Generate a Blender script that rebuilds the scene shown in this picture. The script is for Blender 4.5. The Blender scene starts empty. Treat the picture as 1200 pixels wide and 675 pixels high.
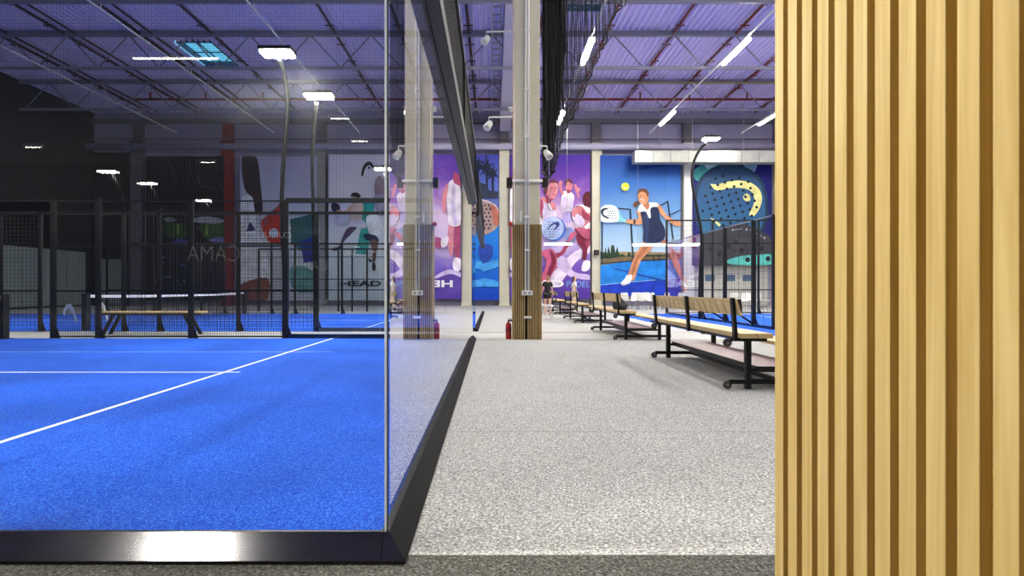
import bpy, math, random
from math import sin, cos, pi, sqrt, atan2
from mathutils import Vector, Matrix
random.seed(7)
S = bpy.context.scene
COL = S.collection
F, CX, CY, H = 672.0, 577.0, 338.0, 1.085      # focal length in px, vanishing point, eye height

def P(px, py, d):
    return Vector(((px-CX)*d/F, d, H+(CY-py)*d/F))

# ------------------------------------------------------------------ materials
def lin(c):
    return tuple(((v/255)/12.92 if v/255 <= .04045 else ((v/255+.055)/1.055)**2.4) for v in c)+(1.0,)
MATS = {}
def mat(name, rgb, rough=.5, metal=0.0, emit=0.0, spec=.5, noise=None, bump=None):
    """noise=(scale, amount[, detail]) mottles the colour; bump=(scale, strength)"""
    if name in MATS: return MATS[name]
    m = bpy.data.materials.new(name); m.use_nodes = True
    nt = m.node_tree; b = nt.nodes['Principled BSDF']
    c = lin(rgb)
    b.inputs['Base Color'].default_value = c
    b.inputs['Roughness'].default_value = rough
    b.inputs['Metallic'].default_value = metal
    b.inputs['Specular IOR Level'].default_value = spec
    if emit:
        b.inputs['Emission Color'].default_value = c
        b.inputs['Emission Strength'].default_value = emit
    if noise or bump:
        tc = nt.nodes.new('ShaderNodeTexCoord')
    if noise:
        n = nt.nodes.new('ShaderNodeTexNoise'); n.inputs['Scale'].default_value = noise[0]
        n.inputs['Detail'].default_value = noise[2] if len(noise) > 2 else 3
        nt.links.new(tc.outputs['Object'], n.inputs['Vector'])
        mr = nt.nodes.new('ShaderNodeMapRange')
        mr.inputs['From Min'].default_value = .3; mr.inputs['From Max'].default_value = .7
        mr.inputs['To Min'].default_value = 1-noise[1]; mr.inputs['To Max'].default_value = 1+noise[1]
        nt.links.new(n.outputs['Fac'], mr.inputs['Value'])
        mx = nt.nodes.new('ShaderNodeVectorMath'); mx.operation = 'SCALE'
        mx.inputs[0].default_value = c[:3]
        nt.links.new(mr.outputs['Result'], mx.inputs['Scale'])
        nt.links.new(mx.outputs['Vector'], b.inputs['Base Color'])
    if bump:
        n2 = nt.nodes.new('ShaderNodeTexNoise'); n2.inputs['Scale'].default_value = bump[0]; n2.inputs['Detail'].default_value = 4
        nt.links.new(tc.outputs['Object'], n2.inputs['Vector'])
        bp = nt.nodes.new('ShaderNodeBump'); bp.inputs['Strength'].default_value = bump[1]; bp.inputs['Distance'].default_value = .01
        nt.links.new(n2.outputs['Fac'], bp.inputs['Height'])
        nt.links.new(bp.outputs['Normal'], b.inputs['Normal'])
    MATS[name] = m
    return m

def speckle_mat(name, stops, scale=260., big=(1.5, .06), rough=.95, bumpk=.25, nrough=.7, det=3):
    m = bpy.data.materials.new(name); m.use_nodes = True
    nt = m.node_tree; N = nt.nodes; L = nt.links; b = N['Principled BSDF']
    b.inputs['Roughness'].default_value = rough; b.inputs['Specular IOR Level'].default_value = .2
    tc = N.new('ShaderNodeTexCoord')
    n = N.new('ShaderNodeTexNoise'); n.inputs['Scale'].default_value = scale; n.inputs['Detail'].default_value = det; n.inputs['Roughness'].default_value = nrough
    r = N.new('ShaderNodeValToRGB')
    while len(r.color_ramp.elements) < len(stops): r.color_ramp.elements.new(.5)
    for e, (p, c) in zip(r.color_ramp.elements, stops): e.position = p; e.color = lin(c)
    n2 = N.new('ShaderNodeTexNoise'); n2.inputs['Scale'].default_value = big[0]; n2.inputs['Detail'].default_value = 5
    mr = N.new('ShaderNodeMapRange'); mr.inputs['From Min'].default_value = .3; mr.inputs['From Max'].default_value = .7
    mr.inputs['To Min'].default_value = 1-big[1]; mr.inputs['To Max'].default_value = 1+big[1]
    sc = N.new('ShaderNodeVectorMath'); sc.operation = 'SCALE'
    L.new(tc.outputs['Object'], n.inputs['Vector']); L.new(tc.outputs['Object'], n2.inputs['Vector'])
    L.new(n.outputs['Fac'], r.inputs['Fac']); L.new(n2.outputs['Fac'], mr.inputs['Value'])
    L.new(r.outputs['Color'], sc.inputs[0]); L.new(mr.outputs['Result'], sc.inputs['Scale']); L.new(sc.outputs['Vector'], b.inputs['Base Color'])
    bp = N.new('ShaderNodeBump'); bp.inputs['Strength'].default_value = bumpk; bp.inputs['Distance'].default_value = .004
    L.new(n.outputs['Fac'], bp.inputs['Height']); L.new(bp.outputs['Normal'], b.inputs['Normal'])
    MATS[name] = m
    return m

def wood_mat(name, c1, c2, stretch=(30, 30, 1.2), rough=.45):
    m = bpy.data.materials.new(name); m.use_nodes = True
    nt = m.node_tree; N = nt.nodes; L = nt.links; b = N['Principled BSDF']
    b.inputs['Roughness'].default_value = rough; b.inputs['Specular IOR Level'].default_value = .3
    tc = N.new('ShaderNodeTexCoord'); mp = N.new('ShaderNodeMapping'); mp.inputs['Scale'].default_value = stretch
    n = N.new('ShaderNodeTexNoise'); n.inputs['Scale'].default_value = 2.2; n.inputs['Detail'].default_value = 6; n.inputs['Distortion'].default_value = .6
    r = N.new('ShaderNodeValToRGB'); r.color_ramp.elements[0].position = .3; r.color_ramp.elements[1].position = .68
    r.color_ramp.elements[0].color = lin(c1); r.color_ramp.elements[1].color = lin(c2)
    L.new(tc.outputs['Object'], mp.inputs['Vector']); L.new(mp.outputs['Vector'], n.inputs['Vector'])
    L.new(n.outputs['Fac'], r.inputs['Fac']); L.new(r.outputs['Color'], b.inputs['Base Color'])
    MATS[name] = m
    return m

def ramp_mat(name, stops, axis='Z', rough=.6, noise=0.0, nscale=.5):
    """printed sheet: a colour run along the sheet's own height"""
    m = bpy.data.materials.new(name); m.use_nodes = True
    nt = m.node_tree; N = nt.nodes; L = nt.links; b = N['Principled BSDF']
    b.inputs['Roughness'].default_value = rough; b.inputs['Specular IOR Level'].default_value = .25
    tc = N.new('ShaderNodeTexCoord'); sp = N.new('ShaderNodeSeparateXYZ'); L.new(tc.outputs['Generated'], sp.inputs[0])
    r = N.new('ShaderNodeValToRGB')
    while len(r.color_ramp.elements) < len(stops): r.color_ramp.elements.new(.5)
    for e, (p, c) in zip(r.color_ramp.elements, stops): e.position = p; e.color = lin(c)
    src = sp.outputs[axis]
    if noise:
        n = N.new('ShaderNodeTexNoise'); n.inputs['Scale'].default_value = nscale; n.inputs['Detail'].default_value = 4
        n.inputs['Distortion'].default_value = 1.0
        L.new(tc.outputs['Object'], n.inputs['Vector'])
        ma = N.new('ShaderNodeMath'); ma.operation = 'MULTIPLY_ADD'; ma.inputs[1].default_value = noise; ma.inputs[2].default_value = -noise/2
        L.new(n.outputs['Fac'], ma.inputs[0])
        ad = N.new('ShaderNodeMath'); ad.operation = 'ADD'; L.new(src, ad.inputs[0]); L.new(ma.outputs[0], ad.inputs[1]); src = ad.outputs[0]
    L.new(src, r.inputs['Fac']); L.new(r.outputs['Color'], b.inputs['Base Color'])
    MATS[name] = m
    return m

def glass_mat(name, tint=(.95, .97, .99), gain=1.08):
    m = bpy.data.materials.new(name); m.use_nodes = True
    nt = m.node_tree; N = nt.nodes; L = nt.links; N.remove(N['Principled BSDF'])
    out = N['Material Output']
    # both faces of a pane mirror 2R/(1+R) together; that is carried by the face the ray enters
    g = N.new('ShaderNodeNewGeometry')
    fr = N.new('ShaderNodeFresnel'); fr.inputs['IOR'].default_value = 1.5
    p1 = N.new('ShaderNodeMath'); p1.operation = 'ADD'; p1.inputs[1].default_value = 1.0; L.new(fr.outputs[0], p1.inputs[0])
    dv = N.new('ShaderNodeMath'); dv.operation = 'DIVIDE'; L.new(fr.outputs[0], dv.inputs[0]); L.new(p1.outputs[0], dv.inputs[1])
    ft = N.new('ShaderNodeMath'); ft.operation = 'SUBTRACT'; ft.inputs[0].default_value = 1.0; L.new(g.outputs['Backfacing'], ft.inputs[1])
    g2 = N.new('ShaderNodeMath'); g2.operation = 'MULTIPLY'; g2.inputs[1].default_value = 2*gain; L.new(dv.outputs[0], g2.inputs[0])
    ga = N.new('ShaderNodeMath'); ga.operation = 'MULTIPLY'; ga.use_clamp = True
    L.new(g2.outputs[0], ga.inputs[0]); L.new(ft.outputs[0], ga.inputs[1])
    t = N.new('ShaderNodeBsdfTransparent'); t.inputs[0].default_value = tint+(1,)
    gl = N.new('ShaderNodeBsdfGlossy'); gl.inputs['Roughness'].default_value = 0; gl.inputs[0].default_value = (1, 1, 1, 1)
    mx = N.new('ShaderNodeMixShader'); L.new(ga.outputs[0], mx.inputs[0]); L.new(t.outputs[0], mx.inputs[1]); L.new(gl.outputs[0], mx.inputs[2])
    L.new(mx.outputs[0], out.inputs['Surface'])
    MATS[name] = m
    return m

def seal_mat():
    m = bpy.data.materials.new('translucent_seal'); m.use_nodes = True
    nt = m.node_tree; N = nt.nodes; L = nt.links; b = N['Principled BSDF']; b.inputs['Base Color'].default_value = (.9, .92, .9, 1); b.inputs['Roughness'].default_value = .3
    t = N.new('ShaderNodeBsdfTranslucent'); t.inputs[0].default_value = (.95, .97, .95, 1); mx = N.new('ShaderNodeMixShader'); mx.inputs[0].default_value = .8
    L.new(b.outputs[0], mx.inputs[1]); L.new(t.outputs[0], mx.inputs[2]); L.new(mx.outputs[0], N['Material Output'].inputs['Surface'])
    return m

# ------------------------------------------------------------------ mesh builder
class MB:
    def __init__(s): s.v = []; s.f = []; s.m = []; s.mats = []; s.smooth = []
    def mi(s, m):
        if m is None: return 0
        if m not in s.mats: s.mats.append(m)
        return s.mats.index(m)
    def add(s, vs, fs, m=None, smooth=False):
        o = len(s.v); k = s.mi(m)
        s.v += [tuple(v) for v in vs]
        for f in fs:
            s.f.append([i+o for i in f]); s.m.append(k); s.smooth.append(smooth)
        return s
    def box(s, x0, x1, y0, y1, z0, z1, m=None, M=None):
        vs = [Vector((x, y, z)) for z in (z0, z1) for y in (y0, y1) for x in (x0, x1)]
        if M is not None: vs = [M @ v for v in vs]
        return s.add(vs, [(0, 2, 3, 1), (4, 5, 7, 6), (0, 1, 5, 4), (2, 6, 7, 3), (0, 4, 6, 2), (1, 3, 7, 5)], m)
    def tube(s, pts, r, n=8, m=None, cap=True, closed=False):
        pts = [Vector(p) for p in pts]
        rs = r if isinstance(r, (list, tuple)) else [r]*len(pts)
        rings = []; up = None
        for i, p in enumerate(pts):
            a = pts[max(i-1, 0)]; b = pts[min(i+1, len(pts)-1)]
            if closed: a = pts[i-1]; b = pts[(i+1) % len(pts)]
            t = (b-a).normalized()
            if up is None:
                up = Vector((0, 0, 1)) if abs(t.z) < .9 else Vector((1, 0, 0))
            u = (up - t*up.dot(t)).normalized(); w = t.cross(u); up = u
            off = pi/4 if n == 4 else 0
            rings.append([p+(u*cos(2*pi*k/n+off)+w*sin(2*pi*k/n+off))*rs[i] for k in range(n)])
        vs = [v for r_ in rings for v in r_]; fs = []
        R = len(rings)
        for i in range(R if closed else R-1):
            j = (i+1) % R
            for k in range(n):
                fs.append((i*n+k, i*n+(k+1) % n, j*n+(k+1) % n, j*n+k))
        if cap and not closed:
            fs.append(tuple(range(n-1, -1, -1))); fs.append(tuple((R-1)*n+k for k in range(n)))
        return s.add(vs, fs, m, n > 4)
    def wire(s, a, b, t, m=None):
        """cheap square wire between two axis-aligned points"""
        h = t/2
        lo = [min(a[i], b[i])-h for i in range(3)]; hi = [max(a[i], b[i])+h for i in range(3)]
        return s.box(lo[0], hi[0], lo[1], hi[1], lo[2], hi[2], m)
    def prism(s, poly, a0, a1, axis='y', m=None):
        """2-D outline extruded along an axis: 'y' -> (x,z), 'x' -> (y,z), 'z' -> (x,y)"""
        n = len(poly)
        def V(p, a):
            return {'y': (p[0], a, p[1]), 'x': (a, p[0], p[1]), 'z': (p[0], p[1], a)}[axis]
        vs = [V(p, a0) for p in poly]+[V(p, a1) for p in poly]
        fs = [(i, (i+1) % n, n+(i+1) % n, n+i) for i in range(n)]+[tuple(range(n-1, -1, -1)), tuple(range(n, 2*n))]
        return s.add(vs, fs, m)
    def lathe(s, prof, c, n=20, m=None, axis=None):
        vs = []; fs = []
        for r, z in prof:
            for k in range(n): vs.append(Vector((r*cos(2*pi*k/n), r*sin(2*pi*k/n), z)))
        R = len(prof)
        for i in range(R-1):
            for k in range(n): fs.append((i*n+k, i*n+(k+1) % n, (i+1)*n+(k+1) % n, (i+1)*n+k))
        fs.append(tuple(range(n-1, -1, -1))); fs.append(tuple((R-1)*n+k for k in range(n)))
        M = Matrix.Translation(c)
        if axis is not None: M = M @ Vector((0, 0, 1)).rotation_difference(Vector(axis)).to_matrix().to_4x4()
        return s.add([M @ v for v in vs], fs, m, True)
    def flat(s, pts, m=None):
        return s.add(pts, [tuple(range(len(pts)))], m)
    def mesh(s, name, mats=None):
        me = bpy.data.meshes.new(name)
        me.from_pydata(s.v, [], s.f)
        for mm in (s.mats or ([mats] if mats else [])): me.materials.append(mm)
        if s.mats:
            for p, k, sm in zip(me.polygons, s.m, s.smooth): p.material_index = k; p.use_smooth = sm
        else:
            for p, sm in zip(me.polygons, s.smooth): p.use_smooth = sm
        me.update()
        return me

def world_of(o):
    v = Vector((0, 0, 0))
    while o is not None: v += o.location; o = o.parent
    return v
def tag(o, label=None, cat=None, group=None, kind=None):
    if label: o['label'] = label
    if cat: o['category'] = cat
    if group: o['group'] = group
    if kind: o['kind'] = kind
    return o
def obj(name, mb, m=None, parent=None, bevel=0, seg=2, base=None):
    """links the mesh as ONE object; geometry is given in world space and re-based on the parent (or on its own foot)"""
    me = mb.mesh(name, m)
    o = bpy.data.objects.new(name, me); COL.objects.link(o)
    if parent is not None:
        me.transform(Matrix.Translation(-world_of(parent))); o.parent = parent
    else:
        xs = [v.co for v in me.vertices]
        b = Vector(base) if base else Vector(((min(v.x for v in xs)+max(v.x for v in xs))/2, (min(v.y for v in xs)+max(v.y for v in xs))/2, min(v.z for v in xs)))
        me.transform(Matrix.Translation(-b)); o.location = b
    if bevel:
        md = o.modifiers.new('bevel', 'BEVEL'); md.width = bevel; md.segments = seg; md.limit_method = 'ANGLE'
    return o
def thing(name, label, cat, loc=(0, 0, 0), group=None, kind=None):
    o = bpy.data.objects.new(name, None); COL.objects.link(o); o.location = loc
    return tag(o, label, cat, group, kind)
def copy_tree(o, parent=None):
    c = o.copy(); COL.objects.link(c)
    if parent is not None: c.parent = parent
    for ch in list(o.children): copy_tree(ch, c)
    return c
def spline(pts, n=6, closed=True):
    out = []; N = len(pts)
    for i in range(N if closed else N-1):
        p0 = pts[(i-1) % N if closed else max(i-1, 0)]; p1 = pts[i]; p2 = pts[(i+1) % N]; p3 = pts[(i+2) % N if closed else min(i+2, N-1)]
        for k in range(n):
            t = k/n
            out.append(tuple(.5*((2*b)+(-a+c)*t+(2*a-5*b+4*c-d)*t*t+(-a+3*b-3*c+d)*t**3) for a, b, c, d in zip(p0, p1, p2, p3)))
    if not closed: out.append(tuple(pts[-1]))
    return out
def text_mesh(body, height, sx=1.0, bold=.0):
    cu = bpy.data.curves.new('lettering', 'FONT'); cu.body = body; cu.size = 1; cu.offset = bold; cu.fill_mode = 'FRONT'
    ob = bpy.data.objects.new('lettering', cu); COL.objects.link(ob)
    bpy.context.view_layer.update()
    me = bpy.data.meshes.new_from_object(ob.evaluated_get(bpy.context.evaluated_depsgraph_get()))
    bpy.data.objects.remove(ob); bpy.data.curves.remove(cu)
    xs = [v.co.x for v in me.vertices]; ys = [v.co.y for v in me.vertices]
    k = height/(max(ys)-min(ys))
    vs = [((v.co.x-min(xs))*k*sx, (v.co.y-min(ys))*k) for v in me.vertices]
    fs = [tuple(p.vertices) for p in me.polygons]
    bpy.data.meshes.remove(me)
    return vs, fs, max(v[0] for v in vs)

# palette
black_metal = mat('black_powder_coat', (15, 15, 17), .45, .0, spec=.35)
black_gloss = mat('black_steel_sheet', (66, 66, 69), .13, .9, noise=(9, .1))
black_sheet2 = mat('black_steel_side', (12, 12, 14), .5, 0, spec=.03, noise=(9, .2))
black_wire = mat('black_wire', (14, 14, 18), .5)
galv = mat('grey_galvanised', (150, 150, 152), .45, .3)
white_paint = mat('white_paint', (235, 235, 232), .4)
white_plastic = mat('white_plastic', (238, 238, 234), .35)
concrete = mat('pale_concrete', (212, 208, 186), .8, noise=(3, .05, 6), bump=(20, .05))
deck_m = mat('lavender_grey_deck', (216, 206, 250), .55)
truss_m = mat('grey_truss_paint', (128, 126, 142), .5)
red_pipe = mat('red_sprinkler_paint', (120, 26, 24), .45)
wall_grey = mat('grey_wall_panel', (150, 146, 174), .7, noise=(.6, .05))
wall_black = mat('black_wall', (16, 16, 18), .8)
glass = glass_mat('clear_glass')
glass_edge = mat('pale_glass_edge', (205, 215, 212), .15, spec=.8)
tube_glow = mat('lit_tube', (255, 250, 235), .5, emit=330)
flood_glow = mat('lit_flood', (255, 250, 232), .5, emit=640)
dim_glow = mat('lit_batten', (255, 246, 228), .5, emit=25)
pend_glow = mat('lit_pendant', (255, 252, 246), .5, emit=6)
oak = wood_mat('pale_oak_slat', (206, 172, 98), (232, 203, 134))
oak_dark = wood_mat('brown_backing', (96, 66, 30), (128, 90, 44))
oak2 = wood_mat('oak_slat_column', (168, 140, 92), (200, 172, 122))
oak2_back = mat('dark_felt_backing', (20, 15, 13), .9)
bench_wood = wood_mat('bench_pine', (206, 176, 122), (226, 200, 150), stretch=(20, 1.5, 20))
shelf_m = mat('mauve_shelf_board', (120, 92, 100), .5, noise=(5, .12))
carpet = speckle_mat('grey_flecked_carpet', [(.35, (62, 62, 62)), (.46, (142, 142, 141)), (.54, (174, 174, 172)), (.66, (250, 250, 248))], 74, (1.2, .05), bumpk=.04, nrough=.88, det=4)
carpet_shaded = speckle_mat('dark_flecked_carpet', [(.36, (22, 22, 21)), (.46, (66, 66, 63)), (.54, (84, 84, 80)), (.65, (140, 140, 135))], 74, (1.2, .05), bumpk=.04, nrough=.88, det=4)  # grey carpet again, with the overhead shadow put into its colour
vinyl = mat('pale_smooth_floor', (178, 178, 175), .45, noise=(.9, .04), spec=.3)
turf = speckle_mat('blue_sand_turf', [(.30, (4, 42, 150)), (.5, (13, 80, 205)), (.70, (88, 152, 242))], 120, (.5, .24), bumpk=.3)
line_white = mat('white_court_line', (240, 242, 248), .8, noise=(6, .06))

# ------------------------------------------------------------------ room
XL, XR, YB, YF, ZC = -25.0, 21.0, 36.0, -33.0, 12.1
def struct(name, mb, m=None, **k):
    o = obj(name, mb, m, **k); o['kind'] = 'structure'; return o
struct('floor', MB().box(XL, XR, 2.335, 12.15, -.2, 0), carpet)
struct('floor_entry', MB().box(XL, XR, YF, 2.335, -.2, 0), carpet_shaded)
struct('floor_hall', MB().box(XL, XR, 12.15, YB, -.2, 0), vinyl)
struct('trim_1', MB().box(-.33, 6.5, 12.12, 12.17, 0, .004), galv)
struct('trim_2', MB().box(-.33, 5.0, 14.1, 14.16, 0, .004), galv)
struct('trim_6', MB().box(-.32, 7, 4.34, 4.345, 0, .001), mat('carpet_seam', (120, 120, 118), .9))
struct('wall_back', MB().box(XL-.3, XR+.3, YB, YB+.3, -.2, 12.6), wall_grey)
struct('wall_left', MB().box(XL-.3, XL, YF, YB, -.2, 12.6), wall_black)
struct('wall_right', MB().box(XR, XR+.3, YF, YB, -.2, 12.6), wall_grey)
struct('wall_front', MB().box(XL-.3, XR+.3, YF-.3, YF, -.2, 12.6), wall_black)
# corrugated deck with three roof lights left open
HOLES = [(-14.1, -12.6, 25.7, 28.4), (2.85, 4.2, 20.2, 22.7), (-9.1, -7.0, 19.6, 22.1)]
dk = MB(); pit = .26
x = XL
while x < XR:
    x1 = x+pit
    prof = [(x, ZC), (x+.08, ZC), (x+.12, ZC+.11), (x+.22, ZC+.11), (x1, ZC)]
    cuts = [YF]
    for h in HOLES:
        if x1 > h[0] and x < h[1]: cuts += [h[2], h[3]]
    cuts.append(YB)
    for a, b in zip(cuts[0::2], cuts[1::2]):
        pr = prof+[(q[0], q[1]+.02) for q in reversed(prof)]
        dk.prism(pr, a, b, 'y')
    x = x1
struct('ceiling', dk, deck_m)
sky_pane = glass_mat('rooflight_pane', (.75, .9, .95))
for i, h in enumerate(HOLES):
    fr = MB(); x0, x1, y0, y1 = h
    for a in ((x0-.06, x0, y0-.06, y1+.06), (x1, x1+.06, y0-.06, y1+.06), (x0, x1, y0-.06, y0), (x0, x1, y1, y1+.06)):
        fr.box(*a, ZC-.02, ZC+.24)
    fr.box(x0, x1, (y0+y1)/2-.03, (y0+y1)/2+.03, ZC+.1, ZC+.14)
    fr.box((x0+x1)/2-.03, (x0+x1)/2+.03, y0, y1, ZC+.1, ZC+.14)
    w = struct('window_%d' % (i+1), fr, mat('rooflight_frame', (60, 90, 110), .5))
    obj('pane', MB().box(x0, x1, y0, y1, ZC+.2, ZC+.22), sky_pane, w)
# low soffit over the entry walkway behind the glass corner
struct('ceiling_soffit', MB().box(XL, 6.0, -5.0, 2.05, 3.2, 3.5), mat('soffit_paint', (120, 116, 112), .8))

struct('wall_back_dark', MB().box(XL+.01, -22.45, YB-.06, YB-.005, 0, 9.6), wall_black)
# steel on the back wall: ring beam, round duct rail, panel joints
bw = MB()
bw.box(XL, XR, YB-.35, YB-.02, 11.38, 11.64)
bw.box(XL, XR, YB-.45, YB-.37, 10.33, 10.39)
struct('trim_3', bw, mat('dark_steel_beam', (96, 94, 104), .5))
o = obj('ceiling_pipe', MB().tube([(XL+.1, 35.2, 9.8), (XR-.1, 35.2, 9.8)], .2, 16), mat('lilac_pipe', (176, 172, 198), .4))
tag(o, 'long pale round pipe running level across the back wall above the banners', 'pipe')

# wall columns on the back wall
cols = [(-22.4, (92, 92, 104)), (-16.8, (128, 22, 18)), (-10.98, (140, 140, 142)), (-5.3, (206, 202, 182)), (.43, (206, 202, 182)), (6.16, (206, 202, 182)), (11.85, (232, 232, 230)), (17.55, (206, 202, 182))]
clabel = ['grey back wall column beside the black left wall', 'dark red painted back wall column left of the red racket banner', 'grey back wall column on the left edge of the white player banner',
          'pale back wall column behind the glass left of the pool banner', 'pale back wall column just right of the palm tree pool banner', 'pale back wall column between purple banner and blue tennis ball banner',
          'white back wall column between player banner and large racket banner', 'pale back wall column at the far right']
for i, (cx, rgb) in enumerate(cols):
    pm_ = mat('wall_column_paint_%d' % i, rgb, .6, noise=(2, .05)); up_ = pm_ if rgb[0]-rgb[1] > 50 else mat('column_head_paint', (92, 90, 98), .6)
    mb = MB().box(cx, cx+.62, YB-.55, YB-.005, 0, 10.2, pm_)
    mb.box(cx-.05, cx+.67, YB-.6, YB-.005, 0, .06, pm_); mb.box(cx+.02, cx+.6, YB-.36, YB-.005, 10.2, 11.37, up_)
    mb.box(cx-.04, cx+.66, YB-.6, YB-.005, 10.1, 10.2, up_)
    o = obj('wall_column', mb, None, bevel=.01)
    tag(o, clabel[i], 'column', kind='structure')

# main concrete girder along the hall, over the slatted columns
struct('beam_girder', MB().box(.45, 1.08, 12.8, 35.3, 10.75, ZC-.01), mat('girder_paint', (176, 170, 190), .7))

# trusses, purlins and services under the deck
for k, d in enumerate((18.9, 24.6, 30.3)):
    t = thing('roof_truss', ['lattice roof truss nearest the slatted column, cutting the top of the view', 'middle lattice roof truss crossing the hall above the banners', 'farthest lattice roof truss, closest to the back wall'][k], 'truss', (0, d, 10.48), 'roof trusses')
    obj('top_chord', MB().box(XL+.02, XR-.02, d-.08, d+.08, 11.9, 12.06).box(XL+.02, XR-.02, d-.12, d+.12, 12.06, 12.09), truss_m, t)
    obj('bottom_chord', MB().box(XL+.02, XR-.02, d-.06, d+.06, 10.48, 10.6), truss_m, t)
    w = MB(); x = XL+.3; up = False
    while x < XR-1.4:
        w.tube([(x, d, 11.95 if up else 10.55), (x+1.3, d, 10.55 if up else 11.95)], .03, 6); x += 1.3; up = not up
    obj('web_rods', w, truss_m, t)
# deck purlins sitting on the trusses
pipe_x = [-21.2, -18.3, -15.05, -11.98, -6.7, -3.9, -1.0, 2.0, 4.85, 7.73, 10.4, 13.3, 16.2]
pipe_lab = ['paired dark sprinkler pipes under the deck nearest the black left wall', 'paired dark sprinkler pipes under the deck, second from the black left wall', 'paired dark sprinkler pipes under the deck, third from the black left wall',
            'single dark sprinkler pipe passing beside the far left roof window', 'dark sprinkler pipe under the deck right of the tall floodlight head', 'dark sprinkler pipe under the deck just left of the glass corner',
            'dark sprinkler pipe under the deck just left of the concrete girder', 'red sprinkler pipe under the deck behind the bunched black net', 'red sprinkler pipe under the deck at the outer edge of the black net',
            'first red sprinkler pipe in the clear right of the black net', 'second red sprinkler pipe in the clear right of the black net', 'third red sprinkler pipe right of the black net, beside the oak pillar', 'red sprinkler pipe under the deck hidden behind the oak pillar']
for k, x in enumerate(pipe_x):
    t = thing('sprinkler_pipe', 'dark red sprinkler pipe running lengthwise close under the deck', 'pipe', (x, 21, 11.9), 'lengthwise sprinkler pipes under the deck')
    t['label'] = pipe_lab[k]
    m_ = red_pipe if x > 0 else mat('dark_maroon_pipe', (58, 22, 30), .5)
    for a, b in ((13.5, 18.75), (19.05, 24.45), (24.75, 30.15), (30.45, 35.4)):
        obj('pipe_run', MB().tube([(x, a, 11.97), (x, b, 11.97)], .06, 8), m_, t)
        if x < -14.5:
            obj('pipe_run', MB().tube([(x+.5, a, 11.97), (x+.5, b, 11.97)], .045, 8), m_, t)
    y = 16.2; hg = None
    while y < 35:
        if min(abs(y-q) for q in (18.9, 24.6, 30.3)) > .25:
            if hg is None: hg = obj('hanger', MB().box(x-.2, x+.2, y-.02, y+.02, 11.89, 11.93).box(x-.015, x+.015, y-.015, y+.015, 11.8, 12.09), m_, t); hy = y
            else:
                c = hg.copy(); COL.objects.link(c); c.parent = t; c.location = (0, y-hy, 0)
        y += 1.85
t = thing('crossing_pipe', 'red sprinkler main running level across the hall on short drop pipes', 'pipe', (0, 32.2, 11.7))
for a, b in ((-20, .44), (1.09, XR-.2)): obj('main_run', MB().tube([(a, 32.2, 11.7), (b, 32.2, 11.7)], .07, 8), red_pipe, t)
dr = [-19.2, -16.1, -12.9, 8.3, 11.07, 14.3]
for x in dr:
    obj('drop_pipe', MB().tube([(x, 32.2, 11.7), (x, 32.2, 12.09)], .05, 8), red_pipe, t)
o = obj('ceiling_gas_pipe', MB().tube([(5.0, 29.5, 11.67), (XR-.2, 29.5, 11.67)], .03, 8), mat('yellow_pipe', (176, 150, 40), .45))
tag(o, 'thin yellow pipe crossing under the roof just in front of the red main', 'pipe')

# light rails and tube lights
rails = [-18.65, -12.9, -7.85, -2.15, 3.62, 9.3, 14.75]
rlab = ['farthest left thin lighting rail beside the black wall', 'thin lighting rail hung over the left court, third from the slatted column', 'thin lighting rail hung over the left court, second from the slatted column',
        'thin lighting rail left of the slatted column, behind the glass', 'thin lighting rail carrying the lights behind the black gathered net', 'thin lighting rail carrying the long lights over the bench aisle', 'thin lighting rail at the far right by the slatted pillar']
def rail_mesh(x):
    mb = MB().box(x-.03, x+.03, 3, 33.9, 10.26, 10.3)
    for y in (18.9, 24.6, 30.3): mb.box(x-.012, x+.012, y-.012, y+.012, 10.29, 10.475)
    for y in (7.2, 13): mb.box(x-.012, x+.012, y-.012, y+.012, 10.29, 12.1)
    return mb
for x, lb in zip(rails, rlab):
    o = obj('light_rail', rail_mesh(x), white_paint)
    tag(o, lb, 'light rail', 'lighting rails')
tub = None
tube_lab = {(3.62, 22.0): 'nearer lit tube light seen through the black gathered net', (3.62, 30.6): 'farther lit tube light at the bottom tip of the black gathered net',
            (9.3, 22.0): 'large lit tube light hanging over the benches, nearest in view', (9.3, 30.6): 'small lit tube light farther along the rail over the benches', (14.75, 30.6): 'lit tube light at the edge of the slatted pillar'}
for x in (3.62, 9.3, 14.75):
    for y in (4.8, 13.4, 22.0, 30.6):
        lb = tube_lab.get((x, y), 'lit tube light out of view on the %s rail, %s from the glass corner' % ({3.62: 'left', 9.3: 'middle', 14.75: 'right'}[x], {4.8: 'nearest', 13.4: 'second', 22.0: 'third', 30.6: 'farthest'}[y]))
        if tub is None:
            t = thing('hanging_tube_light', lb, 'light', (x, y, 10.1), 'hall tube lights')
            obj('housing', MB().prism([(x-.13, 10.12), (x-.09, 10.24), (x+.09, 10.24), (x+.13, 10.12), (x+.12, 10.12), (x+.08, 10.225), (x-.08, 10.225), (x-.12, 10.12)], y-1.16, y+1.16, 'y').box(x-.03, x+.03, y-1, y+1, 10.24, 10.2585), white_paint, t)
            obj('diffuser', MB().tube([(x, y-1.12, 10.14), (x, y+1.12, 10.14)], .07, 10), tube_glow, t)
            tub = t
        else:
            t = copy_tree(tub); t.location = (x, y, 10.1); t['label'] = lb

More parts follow.
